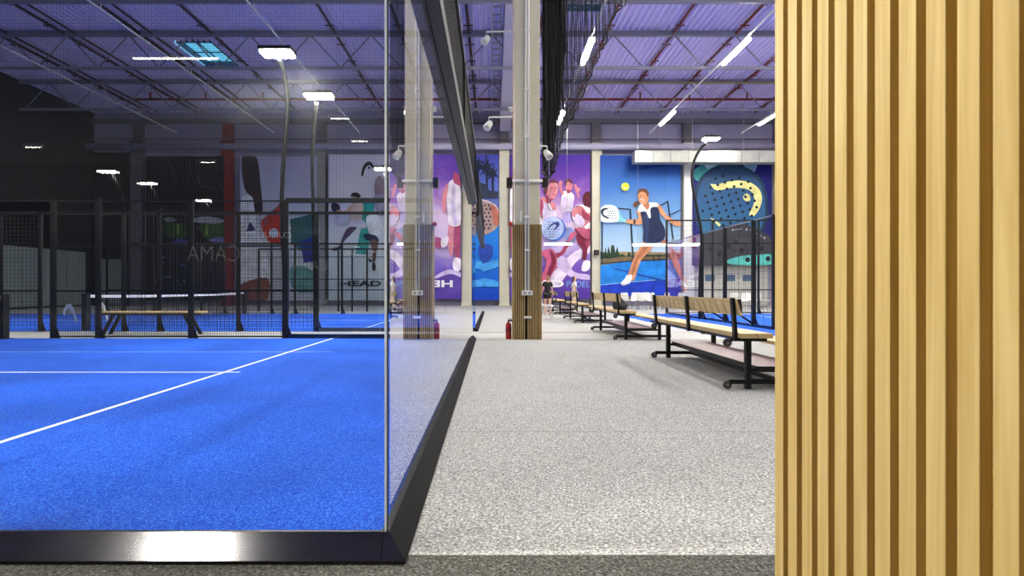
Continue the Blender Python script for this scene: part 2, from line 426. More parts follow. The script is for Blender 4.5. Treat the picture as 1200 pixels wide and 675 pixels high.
# ------------------------------------------------------------------ courts
GX, GT = -.43, 3.0          # the long glass line beside the aisle and its height
def wire_panel(axis, c, a0, a1, z0, z1, pitch=.05, t=.005):
    mb = MB(); n = max(1, int(round((a1-a0)/pitch))); q = int(round((z1-z0)/pitch))
    for i in range(n+1):
        a = a0+(a1-a0)*i/n
        mb.wire((a, c, z0) if axis == 'x' else (c, a, z0), (a, c, z1) if axis == 'x' else (c, a, z1), t)
    for i in range(q+1):
        z = z0+(z1-z0)*i/q
        mb.wire((a0, c, z) if axis == 'x' else (c, a0, z), (a1, c, z) if axis == 'x' else (c, a1, z), t)
    return mb
def pane(axis, c, a0, a1, z0, z1, parent, th=.012, e=.006):
    mb = MB()
    if axis == 'x': mb.box(a0, a1, c-th/2, c+th/2, z0, z1)
    else: mb.box(c-th/2, c+th/2, a0, a1, z0, z1)
    mb.m = [0]*6; me = obj('glass_pane', mb, glass, parent)
    me.data.materials.append(glass_edge)
    for p in me.data.polygons:
        n = p.normal
        if axis == 'x' and abs(n.x) > .5: p.material_index = 1
    return me
def post(x, y, parent, h=3.0, w=.08, d=.06, foot=True):
    mb = MB().box(x-w/2, x+w/2, y-d/2, y+d/2, 0, h)
    if foot: mb.box(x-w, x+w, y-d, y+d, 0, .012)
    mb.prism([(x+w/2, .3), (x+w/2, 0.012), (x+w/2+.1, .012)], y-.006, y+.006, 'y')
    return obj('post', mb, black_metal, parent)

# turf of the three courts (lines are printed in the same pile)
def court_turf(name, x0, x1, y0, y1, sx, cx_to):
    mb = MB(); mb.box(x0, x1, y0, y1, 0, .012, turf)
    yc = (y0+y1)/2
    mb.box(sx-.025, sx+.025, y0+.02, y1-.02, .0125, .0145, line_white)
    a, b = sorted((sx+.2*(1 if cx_to < sx else -1), cx_to))
    mb.box(a, b, yc-.025, yc+.025, .013, .015, line_white)
    if name == 'floor_turf': mb.box(-12, -2.7, 9.70, 9.714, .0125, .0135, line_white)
    o = obj(name, mb); o['kind'] = 'structure'
    return o
court_turf('floor_turf', -20.4, -.45, 2.35, 12.32, -3.43, -17.3)
court_turf('floor_turf_second', -20.4, -.45, 14.5, 24.3, -3.43, -17.3)
court_turf('floor_turf_right', 7.46, 17.6, 14.4, 24.3, 10.5, 17.5)
struct('trim_4', MB().box(5.08, 7.34, 12.4, 24.3, 0, .006), turf)

# nearest court enclosure
e1 = thing('court_enclosure', 'nearest padel court enclosure, clear glass corner on a black steel base with wire fence beyond', 'court enclosure', (GX, 2.45, 0))
YG, SK, SH = 2.36, .11, .085      # front glass plane, skirt reach, skirt height
def skirt(a, b, c, d_):
    """mitred sloped skirt: outer foot a->b, inner top c->d_"""
    v = [(a[0], a[1], 0), (b[0], b[1], 0), (a[0], a[1], .014), (b[0], b[1], .014), (c[0], c[1], SH), (d_[0], d_[1], SH), (c[0], c[1], 0), (d_[0], d_[1], 0)]
    return MB().add(v, [(0, 1, 3, 2), (2, 3, 5, 4), (4, 5, 7, 6), (0, 2, 4, 6), (1, 7, 5, 3), (0, 6, 7, 1)])
obj('base_frame', skirt((-4.4, YG-SK), (-.437, YG-SK), (-4.4, YG), (-.452, YG)), black_gloss, e1, bevel=.0015)
obj('corner_plate', skirt((-.4355, YG-SK), (GX+.088, YG-SK), (-.4505, YG), (GX+.004, YG)), black_gloss, e1, bevel=.001)
obj('base_frame', skirt((GX+.088, YG-SK), (GX+.088, 12.33), (GX+.004, YG), (GX+.004, 12.33)), black_sheet2, e1, bevel=.0015)
obj('base_channel', MB().box(-4.4, GX, YG+.001, YG+.03, 0, .078).box(GX-.03, GX+.003, YG+.03, 12.3, 0, .078), black_metal, e1)
pane('x', YG+.012, -2.40, GX-.008, 0.08, GT, e1)
pane('x', YG+.012, -4.40, -2.412, 0.08, GT, e1)
for i in range(5):
    pane('y', GX, YG+.01+2.0*i+.002, YG+.01+2.0*(i+1)-.004, 0.08, GT, e1)
obj('corner_seal', MB().box(GX-.013, GX-.003, YG-.006, YG-.001, .086, GT), seal_mat(), e1)
obj('corner_joint', MB().box(GX-.0035, GX+.002, YG-.003, YG+.004, .086, GT), black_metal, e1)
# top beam and upper wire
obj('top_beam', MB().prism([(GX-.02, 2.90), (GX-.005, 2.90), (GX-.005, 3.0), (GX-.02, 3.0)], 2.45, 12.36, 'y').box(GX+.008, GX+.1, 2.33, 12.4, 2.9, 3.02), black_metal, e1, bevel=.003)
obj('wire_panel', wire_panel('y', GX+.05, 2.4, 12.3, 3.03, 3.98), black_wire, e1)
obj('top_rail', MB().box(GX+.02, GX+.08, 2.33, 12.4, 3.98, 4.04), black_metal, e1)
for y in (2.38, 7.4, 12.36): obj('stay_post', MB().box(GX+.03, GX+.085, y-.03, y+.03, 3.0, 3.98), black_metal, e1)
# far long side of the nearest court
YA = 12.37
for x in (-4.46, -6.5, -8.5, -9.47): post(x, YA, e1, 3.0, .11)
for x in (-10.4, -11.4, -12.4): pass
pane('x', YA, -4.38, -2.43, .1, GT, e1); pane('x', YA, -2.418, GX-.01, .1, GT, e1)
obj('top_rail', MB().box(-4.45, GX, YA-.035, YA+.035, 2.93, 3.03), black_metal, e1)
obj('base_rail', MB().box(-4.45, GX, YA-.03, YA+.03, .0, .1), black_gloss, e1)
for a, b in ((-6.44, -4.52), (-8.44, -6.56), (-9.41, -8.56)):
    obj('wire_panel', wire_panel('x', YA, a, b, .06, 2.97, .05), black_wire, e1)
    for z in (.05, 1.03, 2.0, 2.97): obj('fence_rail', MB().box(a-.02, b+.02, YA-.02, YA+.02, z-.015, z+.015), black_metal, e1)
obj('fence_rail', MB().box(-12.4, -9.4, YA-.02, YA+.02, 2.96, 3.0), black_metal, e1)
post(-12.4, YA, e1, 3.0)

# second court enclosure
e2 = thing('court_enclosure', 'second padel court enclosure beyond the first, its black fence rails before the banners', 'court enclosure', (GX, 14.45, 0))
obj('base_frame', MB().prism([(GX+.075, 0), (GX+.075, .016), (GX+.012, .085), (GX-.03, .085), (GX-.03, 0)], 14.45, 26.0, 'y'), black_sheet2, e2)
for i in range(5):
    pane('y', GX, 14.46+1.99*i, 14.46+1.99*(i+1)-.006, .087, GT, e2)
obj('top_beam', MB().box(GX+.008, GX+.1, 14.4, 26.0, 2.9, 3.02), black_metal, e2)
obj('wire_panel', wire_panel('y', GX+.05, 14.5, 24.3, 3.03, 3.98), black_wire, e2)
obj('top_rail', MB().box(GX+.02, GX+.08, 14.4, 24.4, 3.98, 4.04), black_metal, e2)
for y in (14.45, 24.35): obj('stay_post', MB().box(GX+.03, GX+.085, y-.03, y+.03, 3.0, 3.98), black_metal, e2)
YC, YD = 14.46, 24.4
for Y, xs in ((YC, (-4.42, -6.4, -8.4, -9.3, -11.4, -12.4, -14.4)), (YD, (-4.42, -6.4, -8.4, -9.4, -11.4, -12.4, -14.4, -16.4))):
    for x in xs: post(x, Y, e2, 3.0, .09)
    pane('x', Y, -4.36, -2.43, .1, GT, e2); pane('x', Y, -2.418, GX-.01, .1, GT, e2)
    obj('top_rail', MB().box(xs[-1], GX, Y-.03, Y+.03, 2.95, 3.02), black_metal, e2)
    obj('base_rail', MB().box(-4.45, GX, Y-.03, Y+.03, .0, .1), black_gloss, e2)
    for a, b in zip(xs[1:], xs[:-1]):
        if abs(a+11.4) < .2 and Y == YC: continue
        obj('wire_panel', wire_panel('x', Y, a+.05, b-.05, .06, 2.93, .1, .007), black_wire, e2)
        obj('fence_rail', MB().box(a, b, Y-.02, Y+.02, 1.0, 1.04), black_metal, e2)
# back rail with close posts behind the second court
g = thing('guard_rail', 'black guard rail of thin posts standing before the white player banner', 'railing', (-6, 27.0, 0))
obj('handrail', MB().box(-11, GX-.3, 26.97, 27.03, 2.9, 2.97).box(-11, GX-.3, 26.98, 27.02, 1.5, 1.54).box(-11, GX-.3, 26.98, 27.02, 2.55, 2.59), black_metal, g)
for x in (-11, -9.6, -8.2, -7.25, -6.6, -5.9, -4.6, -3.4, -2.2, -1.0):
    obj('post', MB().box(x-.04, x+.04, 26.97, 27.03, 0, 2.95), black_metal, g)

# right court enclosure (only its end towards the benches shows)
RX = 7.4
e3 = thing('court_enclosure', 'right hand padel court enclosure of glass between black posts behind the benches', 'court enclosure', (RX, 14.4, 0))
for i, y in enumerate((15.05, 16.25, 18.25, 20.25)): post(RX, y, e3, 3.02, .1, .1)
for y in (16.25, 18.25): obj('brace', MB().tube([(RX-.04, y, .1), (RX-.4, y, .34)], .03, 6), black_metal, e3)
obj('base_rail', MB().box(RX-.04, RX+.04, 14.4, 24.4, 0, .08), black_gloss, e3)
for a, b in ((14.42, 15.0), (15.11, 16.19), (16.31, 18.19), (18.31, 20.19)):
    obj('wire_panel', wire_panel('y', RX, a, b, .1, 2.98, .48, .006), black_wire, e3)
for a, b in ((20.31, 22.3), (22.31, 24.3)):
    pane('y', RX, a, b, .085, GT, e3)
obj('top_rail', MB().box(RX-.012, RX+.012, 14.4, 24.4, 3.0, 3.03), galv, e3)
for x in (7.4, 9.35, 11.3): post(x, 24.35, e3, 4.0, .08)
obj('fence_rail', MB().box(7.4, 17, 24.32, 24.38, 2.96, 3.02).box(7.4, 17, 24.32, 24.38, 3.94, 4.0).box(7.4, 17, 24.33, 24.37, 1.0, 1.04).box(7.4, 17, 24.33, 24.37, .04, .08), black_metal, e3)
obj('wire_panel', wire_panel('x', 24.35, 7.45, 14.5, .1, 3.94, .2, .005), black_wire, e3)

# padel nets
def padel_net(x, y0, y1, label, logo=False):
    t = thing('padel_net', label, 'net', (x, (y0+y1)/2, 0), 'padel nets')
    for y in (y0, y1):
        obj('post', MB().box(x-.06, x+.06, y-.08, y+.08, 0, .96).box(x-.12, x+.12, y-.12, y+.12, 0, .02), black_metal, t)
    mb = MB(); n = 90
    for i in range(n+1):
        y = y0+.1+(y1-y0-.2)*i/n; mb.wire((x, y, .06), (x, y, .82), .006)
    for i in range(10): mb.wire((x, y0+.1, .06+.084*i), (x, y1-.1, .06+.084*i), .006)
    obj('netting', mb, black_wire, t)
    mb = MB(); N = 16
    for i in range(N):
        a, b = i/N, (i+1)/N
        za, zb = [.92-.04*4*q*(1-q) for q in (a, b)]
        ya, yb = y0+.1+(y1-y0-.2)*a, y0+.1+(y1-y0-.2)*b
        mb.add([(x-.012, ya, za), (x-.012, yb, zb), (x-.012, yb, zb-.07), (x-.012, ya, za-.07), (x+.012, ya, za), (x+.012, yb, zb), (x+.012, yb, zb-.07), (x+.012, ya, za-.07)],
               [(0, 1, 2, 3), (7, 6, 5, 4), (0, 4, 5, 1), (3, 2, 6, 7)])
    obj('headband', mb, line_white, t)
    return t
padel_net(-10.4, 2.6, 12.2, 'net of the nearest court, its black end post at the left edge')
padel_net(-10.42, 14.7, 24.1, 'net of the second court with its white headband behind the wooden bench')

# hanging ball net above the far fence of the nearest court
mb = MB(); y = 12.7; p_ = .05
n = int((-.42+20.6)/p_); q = int((10.2-3.05)/p_)
for i in range(n+1): mb.wire((-20.6+i*p_, y, 3.05), (-20.6+i*p_, y, 10.2), .004)
for i in range(q+1): mb.wire((-20.6, y, 3.05+i*p_), (-20.6+n*p_, y, 3.05+i*p_), .004)
o = obj('hanging_ball_net', mb, black_wire)
tag(o, 'fine dark safety net hung from roof to fence behind the nearest court', 'net')

# gathered black curtain net beside the slatted column
def gathered_net():
    mb = MB(); d0 = 12.75
    # lower edge of the drape in photo coordinates (px across, px down)
    edge = [(637, 200), (641, 208), (646, 206), (650, 198), (654, 178), (658, 165), (664, 146), (671, 138), (677, 124), (683, 112), (688, 97), (694, 84), (700, 66), (707, 57), (713, 38), (718, 20), (724, 12), (731, 6), (738, -6), (746, -25), (752, -50)]
    U = 150; ztop = H+(CY+60)*d0/F
    cols_ = []
    for i in range(U+1):
        u = i/U; px = 637+(752-637)*u**1.75
        for a, b in zip(edge, edge[1:]):
            if a[0] <= px <= b[0]+1e-6:
                k = (px-a[0])/(b[0]-a[0]); eb = a[1]+(b[1]-a[1])*k; break
        xx = (px-CX)*d0/F; zb = H+(CY-eb)*d0/F
        yy = d0+.20*sin(i*.95)*(1-.55*u)+.06*sin(i*.31)
        cols_.append((xx+.03*sin(i*1.7), yy, zb))
    cell = .055
    def pt(i, z):
        x, y, zb = cols_[i]
        return Vector((x+.012*sin(z*4+i), y+.03*sin(z*1.7+i*.5), z))
    for i in range(U+1):
        zb = cols_[i][2]; n = max(2, int((ztop-zb)/.25))
        mb.tube([pt(i, zb+(ztop-zb)*k/n) for k in range(n+1)], .0058, 3, cap=False)
    z = ztop
    zmin = min(c[2] for c in cols_)
    while z > zmin:
        i = 0
        while i < U:
            if cols_[i][2] <= z and cols_[i+1][2] <= z:
                j = i
                while j < U and cols_[j+1][2] <= z: j += 1
                mb.tube([pt(k, z+.02*sin(k*.8)) for k in range(i, j+1)], .0058, 3, cap=False); i = j
            i += 1
        z -= cell
    mb.tube([pt(i, cols_[i][2]) for i in range(U+1)], .016, 5)
    return mb
cn = thing('curtain_net', 'black net gathered into folds and draped beside the slatted column', 'net', (1.2, 12.75, 6))
obj('netting', gathered_net(), black_wire, cn)
# the thick bunched core of the net
mb = MB()
for k in range(9):
    px = 639+2.6*k; b = [200, 208, 206, 192, 176, 160, 148, 150, 130][k]
    pts = []
    for j in range(14):
        yy = -60+(b+60)*j/13
        p = P(px+1.2*sin(j*.9+k), yy, 12.75+.12*sin(k*2.1)); pts.append(p)
    mb.tube(pts, [.05 if j < 9 else .05-.008*(j-8) for j in range(14)], 5)
obj('bunched_fold', mb, mat('black_net_cord', (12, 12, 14), .9), cn)

# ------------------------------------------------------------------ floodlight poles
def flood_pole(path, head, label, wide=.62, dirx=1):
    base = path[0]
    t = thing('floodlight_pole', label, 'floodlight', base, 'court floodlights')
    obj('pole', MB().tube(spline([tuple(p) for p in path], 5, False), .048, 8), black_metal, t)
    hx, hy, hz = head
    obj('lamp_head', MB().box(hx-wide/2-.03, hx+wide/2+.03, hy-.2, hy+.2, hz+.02, hz+.1).box(hx-.06, hx+.06, hy-.05, hy+.05, hz+.1, hz+.16), black_metal, t, bevel=.01)
    obj('lens', MB().box(hx-wide/2, hx+wide/2, hy-.17, hy+.17, hz-.03, hz+.02), flood_glow, t, bevel=.01)
    return t
d = 12.5
flood_pole([P(330, 402, d) * 1.0 if False else Vector((-4.55, 12.52, 0)), Vector((-4.55, 12.52, 1.5)), P(330, 240, d), P(333, 180, d), P(337, 126, d), P(334, 92, d-.1), P(327, 68, 12.1)],
           P(325, 63, 11.9), 'black curved floodlight pole rising behind the fence of the nearest court')
flood_pole([Vector((-4.52, 14.6, 0)), Vector((-4.52, 14.6, 1.5)), P(367, 240, 14.6), P(366, 190, 14.6), P(368, 150, 14.6), P(371, 120, 14.6)],
           P(374, 113, 14.7), 'black floodlight pole of the second court, right of the taller nearer one', .68)
flood_pole([Vector((-4.5, 24.6, 0)), Vector((-4.5, 24.6, 3)), Vector((-4.5, 24.6, 5)), Vector((-4.6, 24.4, 6.0))], Vector((-4.62, 24.1, 6.1)), 'distant floodlight behind the white glass corner edge')
dR = 20.12
flood_pole([Vector((7.26, dR, 0)), Vector((7.28, dR, 1.5)), P(822, 275, dR), P(817, 245, dR), P(811, 212, dR), P(813, 190, dR), P(821, 174, dR), P(828, 168, dR)],
           P(833, 163, 20.3), 'black S-curved floodlight pole of the right court in front of the racket banner', .5)
flood_pole([Vector((-4.55, 2.18, 0)), Vector((-4.55, 2.18, 3)), Vector((-4.55, 2.18, 5)), Vector((-4.4, 2.2, 6.0))], Vector((-4.1, 2.2, 6.1)), 'floodlight over the near side of the nearest court, above the view')
for x, y, lb in ((-16.5, 2.9, 'near side of the first court'), (-16.5, 12.0, 'far side of the first court'), (-16.5, 14.6, 'near side of the second court')):
    flood_pole([Vector((x+.1, y+.3, 0)), Vector((x+.1, y+.3, 3)), Vector((x, y+.3, 5)), Vector((x, y+.1, 6.0))], Vector((x, y, 6.1)), 'floodlight outside the view at the left end, %s' % lb)
flood_pole([Vector((12.5, 13.9, 0)), Vector((12.5, 13.9, 3)), Vector((12.5, 13.9, 5)), Vector((12.5, 14.1, 6.0))], Vector((12.5, 14.4, 6.1)), 'floodlight over the right court hidden behind the slatted pillar')
# court lights behind the camera that the front glass mirrors
for y, lb in ((-19.9, 'largest'), (-22.7, 'middle'), (-28.0, 'smallest')):
    flood_pole([Vector((-16.2, y-.2, 0)), Vector((-16.0, y-.2, 3)), Vector((-16.0, y-.2, 5)), Vector((-16.4, y-.1, 6.0))], Vector((-16.5, y, 6.1)), 'court floodlight whose glint the front glass mirrors, %s of the three' % lb, .75)

# battens under the soffit, mirrored as thin bars in the front glass
bat = None
for (x, y), lb in zip(((-2.84, -.41), (-1.85, -2.23), (-1.86, -3.3), (-6.7, -3.64), (-4.66, -4.65)), ('first', 'second', 'third', 'fourth', 'fifth')):
    lb = 'slim lit batten under the soffit, mirrored in the front glass, %s from the glass' % lb
    if bat is None:
        bat = thing('ceiling_batten_light', lb, 'light', (x, y, 3.2), 'soffit battens')
        for q, hl in (('long', .4), ('short', .13)):
            if q == 'short':
                bat = thing('ceiling_batten_light', lb, 'light', (-1.85, -2.23, 3.2), 'soffit battens'); x, y = -1.85, -2.23
            obj('housing', MB().box(x-hl, x+hl, y-.03, y+.03, 3.15, 3.2), white_paint, bat)
            obj('diffuser', MB().box(x-hl+.02, x+hl-.02, y-.008, y+.008, 3.14, 3.15), dim_glow, bat)
    elif y == -2.23: bat['label'] = lb
    else:
        c = copy_tree(bat); c.location = (x, y, 3.2); c['label'] = lb

dl = None
for i, (x, y) in enumerate(((-1.5, 1.75), (-2.3, 1.2))):  # unseen lamps added only to brighten the oak slats
    lb = ['round spotlight under the soffit aimed at the oak pillar, nearer of two', 'round spotlight under the soffit aimed at the oak pillar, farther of two'][i]
    t = thing('soffit_spotlight', lb, 'spotlight', (x, y, 3.2), 'soffit spotlights')
    obj('lamp_body', MB().lathe([(.05, 0), (.06, .02), (.06, .12), (.04, .12), (.035, .03)], (x, y, 3.08), 18, axis=(.0, 0, 1)), white_paint, t)
    ld = bpy.data.lights.new('spot_beam', 'SPOT'); ld.energy = 255; ld.color = (1, .94, .82); ld.spot_size = 1.5; ld.spot_blend = .6; ld.shadow_soft_size = .05
    lo = bpy.data.objects.new('spot_beam', ld); COL.objects.link(lo); lo.location = (x, y, 3.05)
    lo.rotation_euler = (Vector((.47, .8, 1.2))-Vector((x, y, 3.05))).to_track_quat('-Z', 'Y').to_euler()

# ------------------------------------------------------------------ slatted column (aisle)
cx0, cx1, cy0, cy1 = .452, 1.03, 12.17, 12.75
col = thing('slatted_column', 'tall pale concrete column with a brown slatted lower half in the aisle', 'column', ((cx0+cx1)/2, cy0, 0), kind='structure')
obj('concrete_shaft', MB().box(cx0+.02, cx1-.02, cy0+.02, cy1, 0, 12.05), concrete, col, bevel=.012)
obj('backing_board', MB().box(cx0+.003, cx1-.003, cy0-.002, cy1+.02, 0, 2.44), oak2_back, col)
mb = MB(); n = 14; pp = (cx1-cx0)/n
for i in range(n):
    a = cx0+pp*i+pp*.2
    if i in (6,): continue
    mb.box(a, a+pp*.5, cy0-.028, cy0-.002, .0, 2.44)
for i in range(13):
    a = cy0+.02+.043*i
    mb.box(cx0-.022, cx0+.003, a, a+.027, 0, 2.44); mb.box(cx1-.003, cx1+.022, a, a+.027, 0, 2.44)
obj('slat_cladding', mb, oak2, col)
cd = thing('cable_conduit', 'white cable conduits running down the front of the slatted column to sockets', 'conduit', (.72, cy0-.03, 0))
xc = P(618, 0, 12.03).x
for dx in (-.028, .028):
    obj('conduit_pipe', MB().tube([(xc+dx, cy0-.045, 1.02), (xc+dx, cy0-.045, 11.9)], .02, 8), white_plastic, cd)
cl = MB()
for z in (8.9, 7.7, 6.55, 5.3, 4.3, 2.6, 1.9):
    cl.box(xc-.06, xc+.06, cy0-.07, cy0-.028, z-.02, z+.02)
obj('pipe_clip', cl, white_plastic, cd)
obj('cross_conduit', MB().tube([(cx0-.03, cy0-.03, 3.36), (cx1+.03, cy0-.03, 3.36)], .028, 8), white_plastic, cd)
sb = obj('socket_box', MB().box(xc-.115, xc+.115, cy0-.09, cy0-.028, .94, 1.04), white_plastic, cd, bevel=.006)
obj('socket_face', MB().lathe([(.03, 0), (.03, .006), (.02, .006), (.02, .002)], (xc-.05, cy0-.09, .99), 14, axis=(0, -1, 0)).lathe([(.03, 0), (.03, .006), (.02, .006), (.02, .002)], (xc+.05, cy0-.09, .99), 14, axis=(0, -1, 0)), mat('grey_socket', (150, 150, 150), .5), sb)
obj('switch_box', MB().box(xc-.07, xc+.09, cy0-.07, cy0-.028, .45, .50), white_plastic, cd, bevel=.005)
obj('junction_box', MB().box(xc-.15, xc-.11, cy0-.06, cy0+.02, 2.49, 2.72), white_plastic, cd, bevel=.005)
obj('edge_conduit', MB().tube([(cx0-.012, cy0+.01, 2.42), (cx0-.012, cy0+.01, 11.9)], .014, 6), mat('rosy_conduit', (206, 178, 168), .5), cd)
for sgn, lb in ((-1, 'small black speaker clamped on the left side of the slatted column'), (1, 'small black speaker clamped on the right side of the slatted column')):
    xx = cx0-.09 if sgn < 0 else cx1+.09
    sp = thing('wall_speaker', lb, 'speaker', (xx, cy0+.1, 3.2), 'column speakers')
    obj('cabinet', MB().box(xx-.06, xx+.06, cy0, cy0+.16, 3.23, 3.44), black_metal, sp, bevel=.01)
    obj('bracket', MB().box(min(xx, xx-sgn*.09), max(xx, xx-sgn*.09), cy0+.06, cy0+.1, 3.32, 3.36), black_metal, sp)
    obj('grille', MB().box(xx-.048, xx+.048, cy0-.006, cy0, 3.25, 3.42), black_wire, sp)
al = thing('alarm_beacon', 'small red alarm beacon on the left edge of the slatted column', 'alarm', (cx0-.06, cy0+.1, 2.4))
obj('lens', MB().lathe([(.045, 0), (.05, .03), (.045, .07), (.02, .09)], (cx0-.06, cy0+.1, 2.42), 14), mat('red_lens', (205, 40, 22), .3), al)
obj('mount', MB().box(cx0-.08, cx0+.02, cy0+.07, cy0+.13, 2.40, 2.42), white_plastic, al)

# security spotlights on the column
def spot(px, py, d, side, label):
    c = P(px, py, d); xx = cx0-.0 if side < 0 else cx1
    t = thing('spotlight', label, 'spotlight', c, 'white spotlights on the column')
    z = c.z+.16
    obj('arm', MB().tube([(xx+.02*side*-1, cy0+.2, z), (c.x, d, z), (c.x, d, c.z+.05)], .018, 6), white_plastic, t)
    dv = Vector((-.45*(-side), -.5, -.75)).normalized()
    obj('lamp_shade', MB().lathe([(.05, 0), (.07, .06), (.085, .2), (.07, .2), (.055, .07)], c-dv*.08, 16, axis=dv), white_plastic, t)
    return t
spot(570, 46, 12.4, -1, 'white spotlight on an arm high on the left of the column')
spot(573, 146, 12.4, -1, 'lower white spotlight on a thin arm left of the column')
spot(641, 180, 12.4, 1, 'white spotlight on the right of the column beside the net tip')
cam = thing('dome_camera', 'small white dome camera on the left edge of the column', 'camera', P(600, 127, 12.35))
c = P(599, 127, 12.35)
obj('dome', MB().lathe([(.055, -.02), (.055, .02), (.04, -.06), (.01, -.075)], c, 16), white_plastic, cam)
obj('mount', MB().box(c.x, cx0+.02, 12.32, 12.38, c.z, c.z+.03), white_plastic, cam)

# fire extinguisher
ex, ey = P(596, 0, 12.25).x, 12.3
t = thing('fire_extinguisher', 'red fire extinguisher standing on the floor left of the slatted column', 'fire extinguisher', (ex, ey, 0))
obj('cylinder', MB().lathe([(.058, 0), (.062, .01), (.062, .30), (.055, .335), (.03, .36), (.02, .375)], (ex, ey, 0), 20), mat('extinguisher_red', (150, 16, 24), .3), t)
obj('valve', MB().lathe([(.02, 0), (.02, .03), (.012, .04)], (ex, ey, .37), 10).box(ex-.01, ex+.09, ey-.012, ey+.012, .40, .415).box(ex-.01, ex+.08, ey-.012, ey+.012, .425, .435), mat('dark_valve', (40, 40, 42), .4, .6), t)
obj('hose', MB().tube(spline([(ex+.03, ey, .39), (ex+.10, ey, .36), (ex+.105, ey, .2), (ex+.09, ey, .05)], 6, False), .011, 8), black_metal, t)
obj('label_band', MB().lathe([(.0628, .16), (.0632, .17), (.0632, .24), (.0628, .25)], (ex, ey, 0), 20), mat('label_dark_red', (112, 12, 20), .5), t)

# ------------------------------------------------------------------ near slatted pillar
pc = .47; pd1 = pc*F/331.0; pitch = .0620
pil = thing('slatted_pillar', 'large pale oak slatted pillar face filling the right edge, closest to the viewer', 'pillar', (pc+.3, .6, 0), kind='structure')
Y0 = pd1-21*pitch
pitch = F*pc*.0001315
obj('core', MB().box(pc+.03, pc+.7, pd1-18*pitch, pd1-.004, 0, 3.2), oak_dark, pil)
mb = MB()
for i in range(18):
    b = pd1-pitch*i; mb.box(pc, pc+.031, b-pitch*.655, b, 0, 3.2)
for i in range(15):
    a = pc+.04+pitch*i; mb.box(a, a+pitch*.65, pd1-.004, pd1+.02, 0, 3.2)
obj('slat_cladding', mb, oak, pil, bevel=.0008)

# ------------------------------------------------------------------ benches
def make_bench():
    t = thing('tribune_bench', 'black framed two-tier wooden bench', 'bench', (0, 0, 0), 'two-tier benches along the right court')
    fy = 1.4
    for s in (-1, 1):
        y = s*fy
        obj('leg', MB().box(-.03, .03, y-.03, y+.03, 0, .56), black_metal, t, bevel=.004)
        obj('leg', MB().box(.68, .74, y-.03, y+.03, 0, .40), black_metal, t, bevel=.004)
        obj('foot_bar', MB().box(-.2, .95, y-.025, y+.025, .055, .105), black_metal, t, bevel=.004)
        obj('seat_arm', MB().box(-.19, .2, y-.025, y+.025, .515, .56), black_metal, t, bevel=.004)
        obj('seat_arm', MB().box(.52, .98, y-.025, y+.025, .37, .405), black_metal, t, bevel=.004)
        obj('shelf_arm', MB().box(.03, .68, y-.02, y+.02, .19, .225), black_metal, t)
        for x, z in ((-.2, .045), (-.2, .50)):
            w = obj('caster', MB().lathe([(.02, -.016), (.045, -.014), (.045, .014), (.02, .016)], (x-.02, y, z), 16, axis=(0, 1, 0)), mat('grey_rubber_wheel', (70, 70, 72), .5), t)
            obj('hub', MB().lathe([(.014, -.018), (.014, .018)], (x-.02, y, z), 10, axis=(0, 1, 0)), galv, w)
    obj('seat', MB().box(-.16, .0, -1.62, 1.62, .562, .615).box(.012, .17, -1.62, 1.62, .562, .615), bench_wood, t, bevel=.006)
    obj('seat_beam', MB().box(-.155, -.12, -1.6, 1.6, .535, .561), black_metal, t)
    obj('lower_seat', MB().box(.62, .8, -1.62, 1.62, .407, .452).box(.812, 1.0, -1.62, 1.62, .407, .452), bench_wood, t, bevel=.006)
    obj('foot_shelf', MB().box(.09, .62, -1.45, 1.45, .226, .25), shelf_m, t, bevel=.004)
    obj('shelf_rim', MB().box(.075, .09, -1.46, 1.46, .19, .25).box(.62, .635, -1.46, 1.46, .19, .25).box(.075, .635, -1.465, -1.45, .19, .25).box(.075, .635, 1.45, 1.465, .19, .25), black_metal, t)
    obj('tie_rail', MB().box(.33, .38, -1.4, 1.4, .06, .10), black_metal, t)
    for y in (-1.5, -.05, 1.45):
        obj('back_post', MB().prism([(-.196, .525), (-.163, .525), (-.163, .62), (-.192, .985), (-.226, .985), (-.196, .62)], y-.03, y+.03, 'y'), black_metal, t)
    bk = MB(); y = -1.66; wv = .195; sk = .13
    z0, z1 = .80, .975
    while y < 1.5:
        ya, yb = y+.016, y+wv-.016
        lo0, lo1, hi0, hi1 = ya, yb, ya+sk, yb+sk
        q = [(max(lo0, -1.62), z0), (min(max(lo1, -1.62), 1.62), z0), (min(max(hi1, -1.62), 1.62), z1), (min(max(hi0, -1.62), 1.62), z1)]
        if q[1][0]-q[0][0] > .01:
            def xx(z): return -.162-(z-.62)*.083
            bk.add([(xx(z)+.004, yy, z) for yy, z in q]+[(xx(z)+.03, yy, z) for yy, z in q], [(0, 1, 2, 3), (7, 6, 5, 4), (0, 4, 5, 1), (1, 5, 6, 2), (2, 6, 7, 3), (3, 7, 4, 0)])
        y += wv
    obj('backrest', bk, bench_wood, t, bevel=.003)
    obj('back_rail', MB().prism([(-.148, .80), (-.14, .80), (-.155, .97), (-.163, .97)], -1.6, 1.6, 'y'), black_metal, t)
    return t
bn = make_bench()
blab = ['two-tier wooden bench with black frame nearest the oak pillar, mauve foot shelf beneath', 'two-tier wooden bench with a black bag lying on its seat, second in the row',
        'third two-tier wooden bench from the oak pillar, a woman in white behind it', 'farthest small bench of the row, standing before the purple banner']
for i, (y, x) in enumerate(((7.6, 2.76), (13.52, 2.82), (19.42, 2.83), (25.3, 2.82))):
    b = bn if i == 0 else copy_tree(bn)
    b.location = (x, y, 0); b['label'] = blab[i]
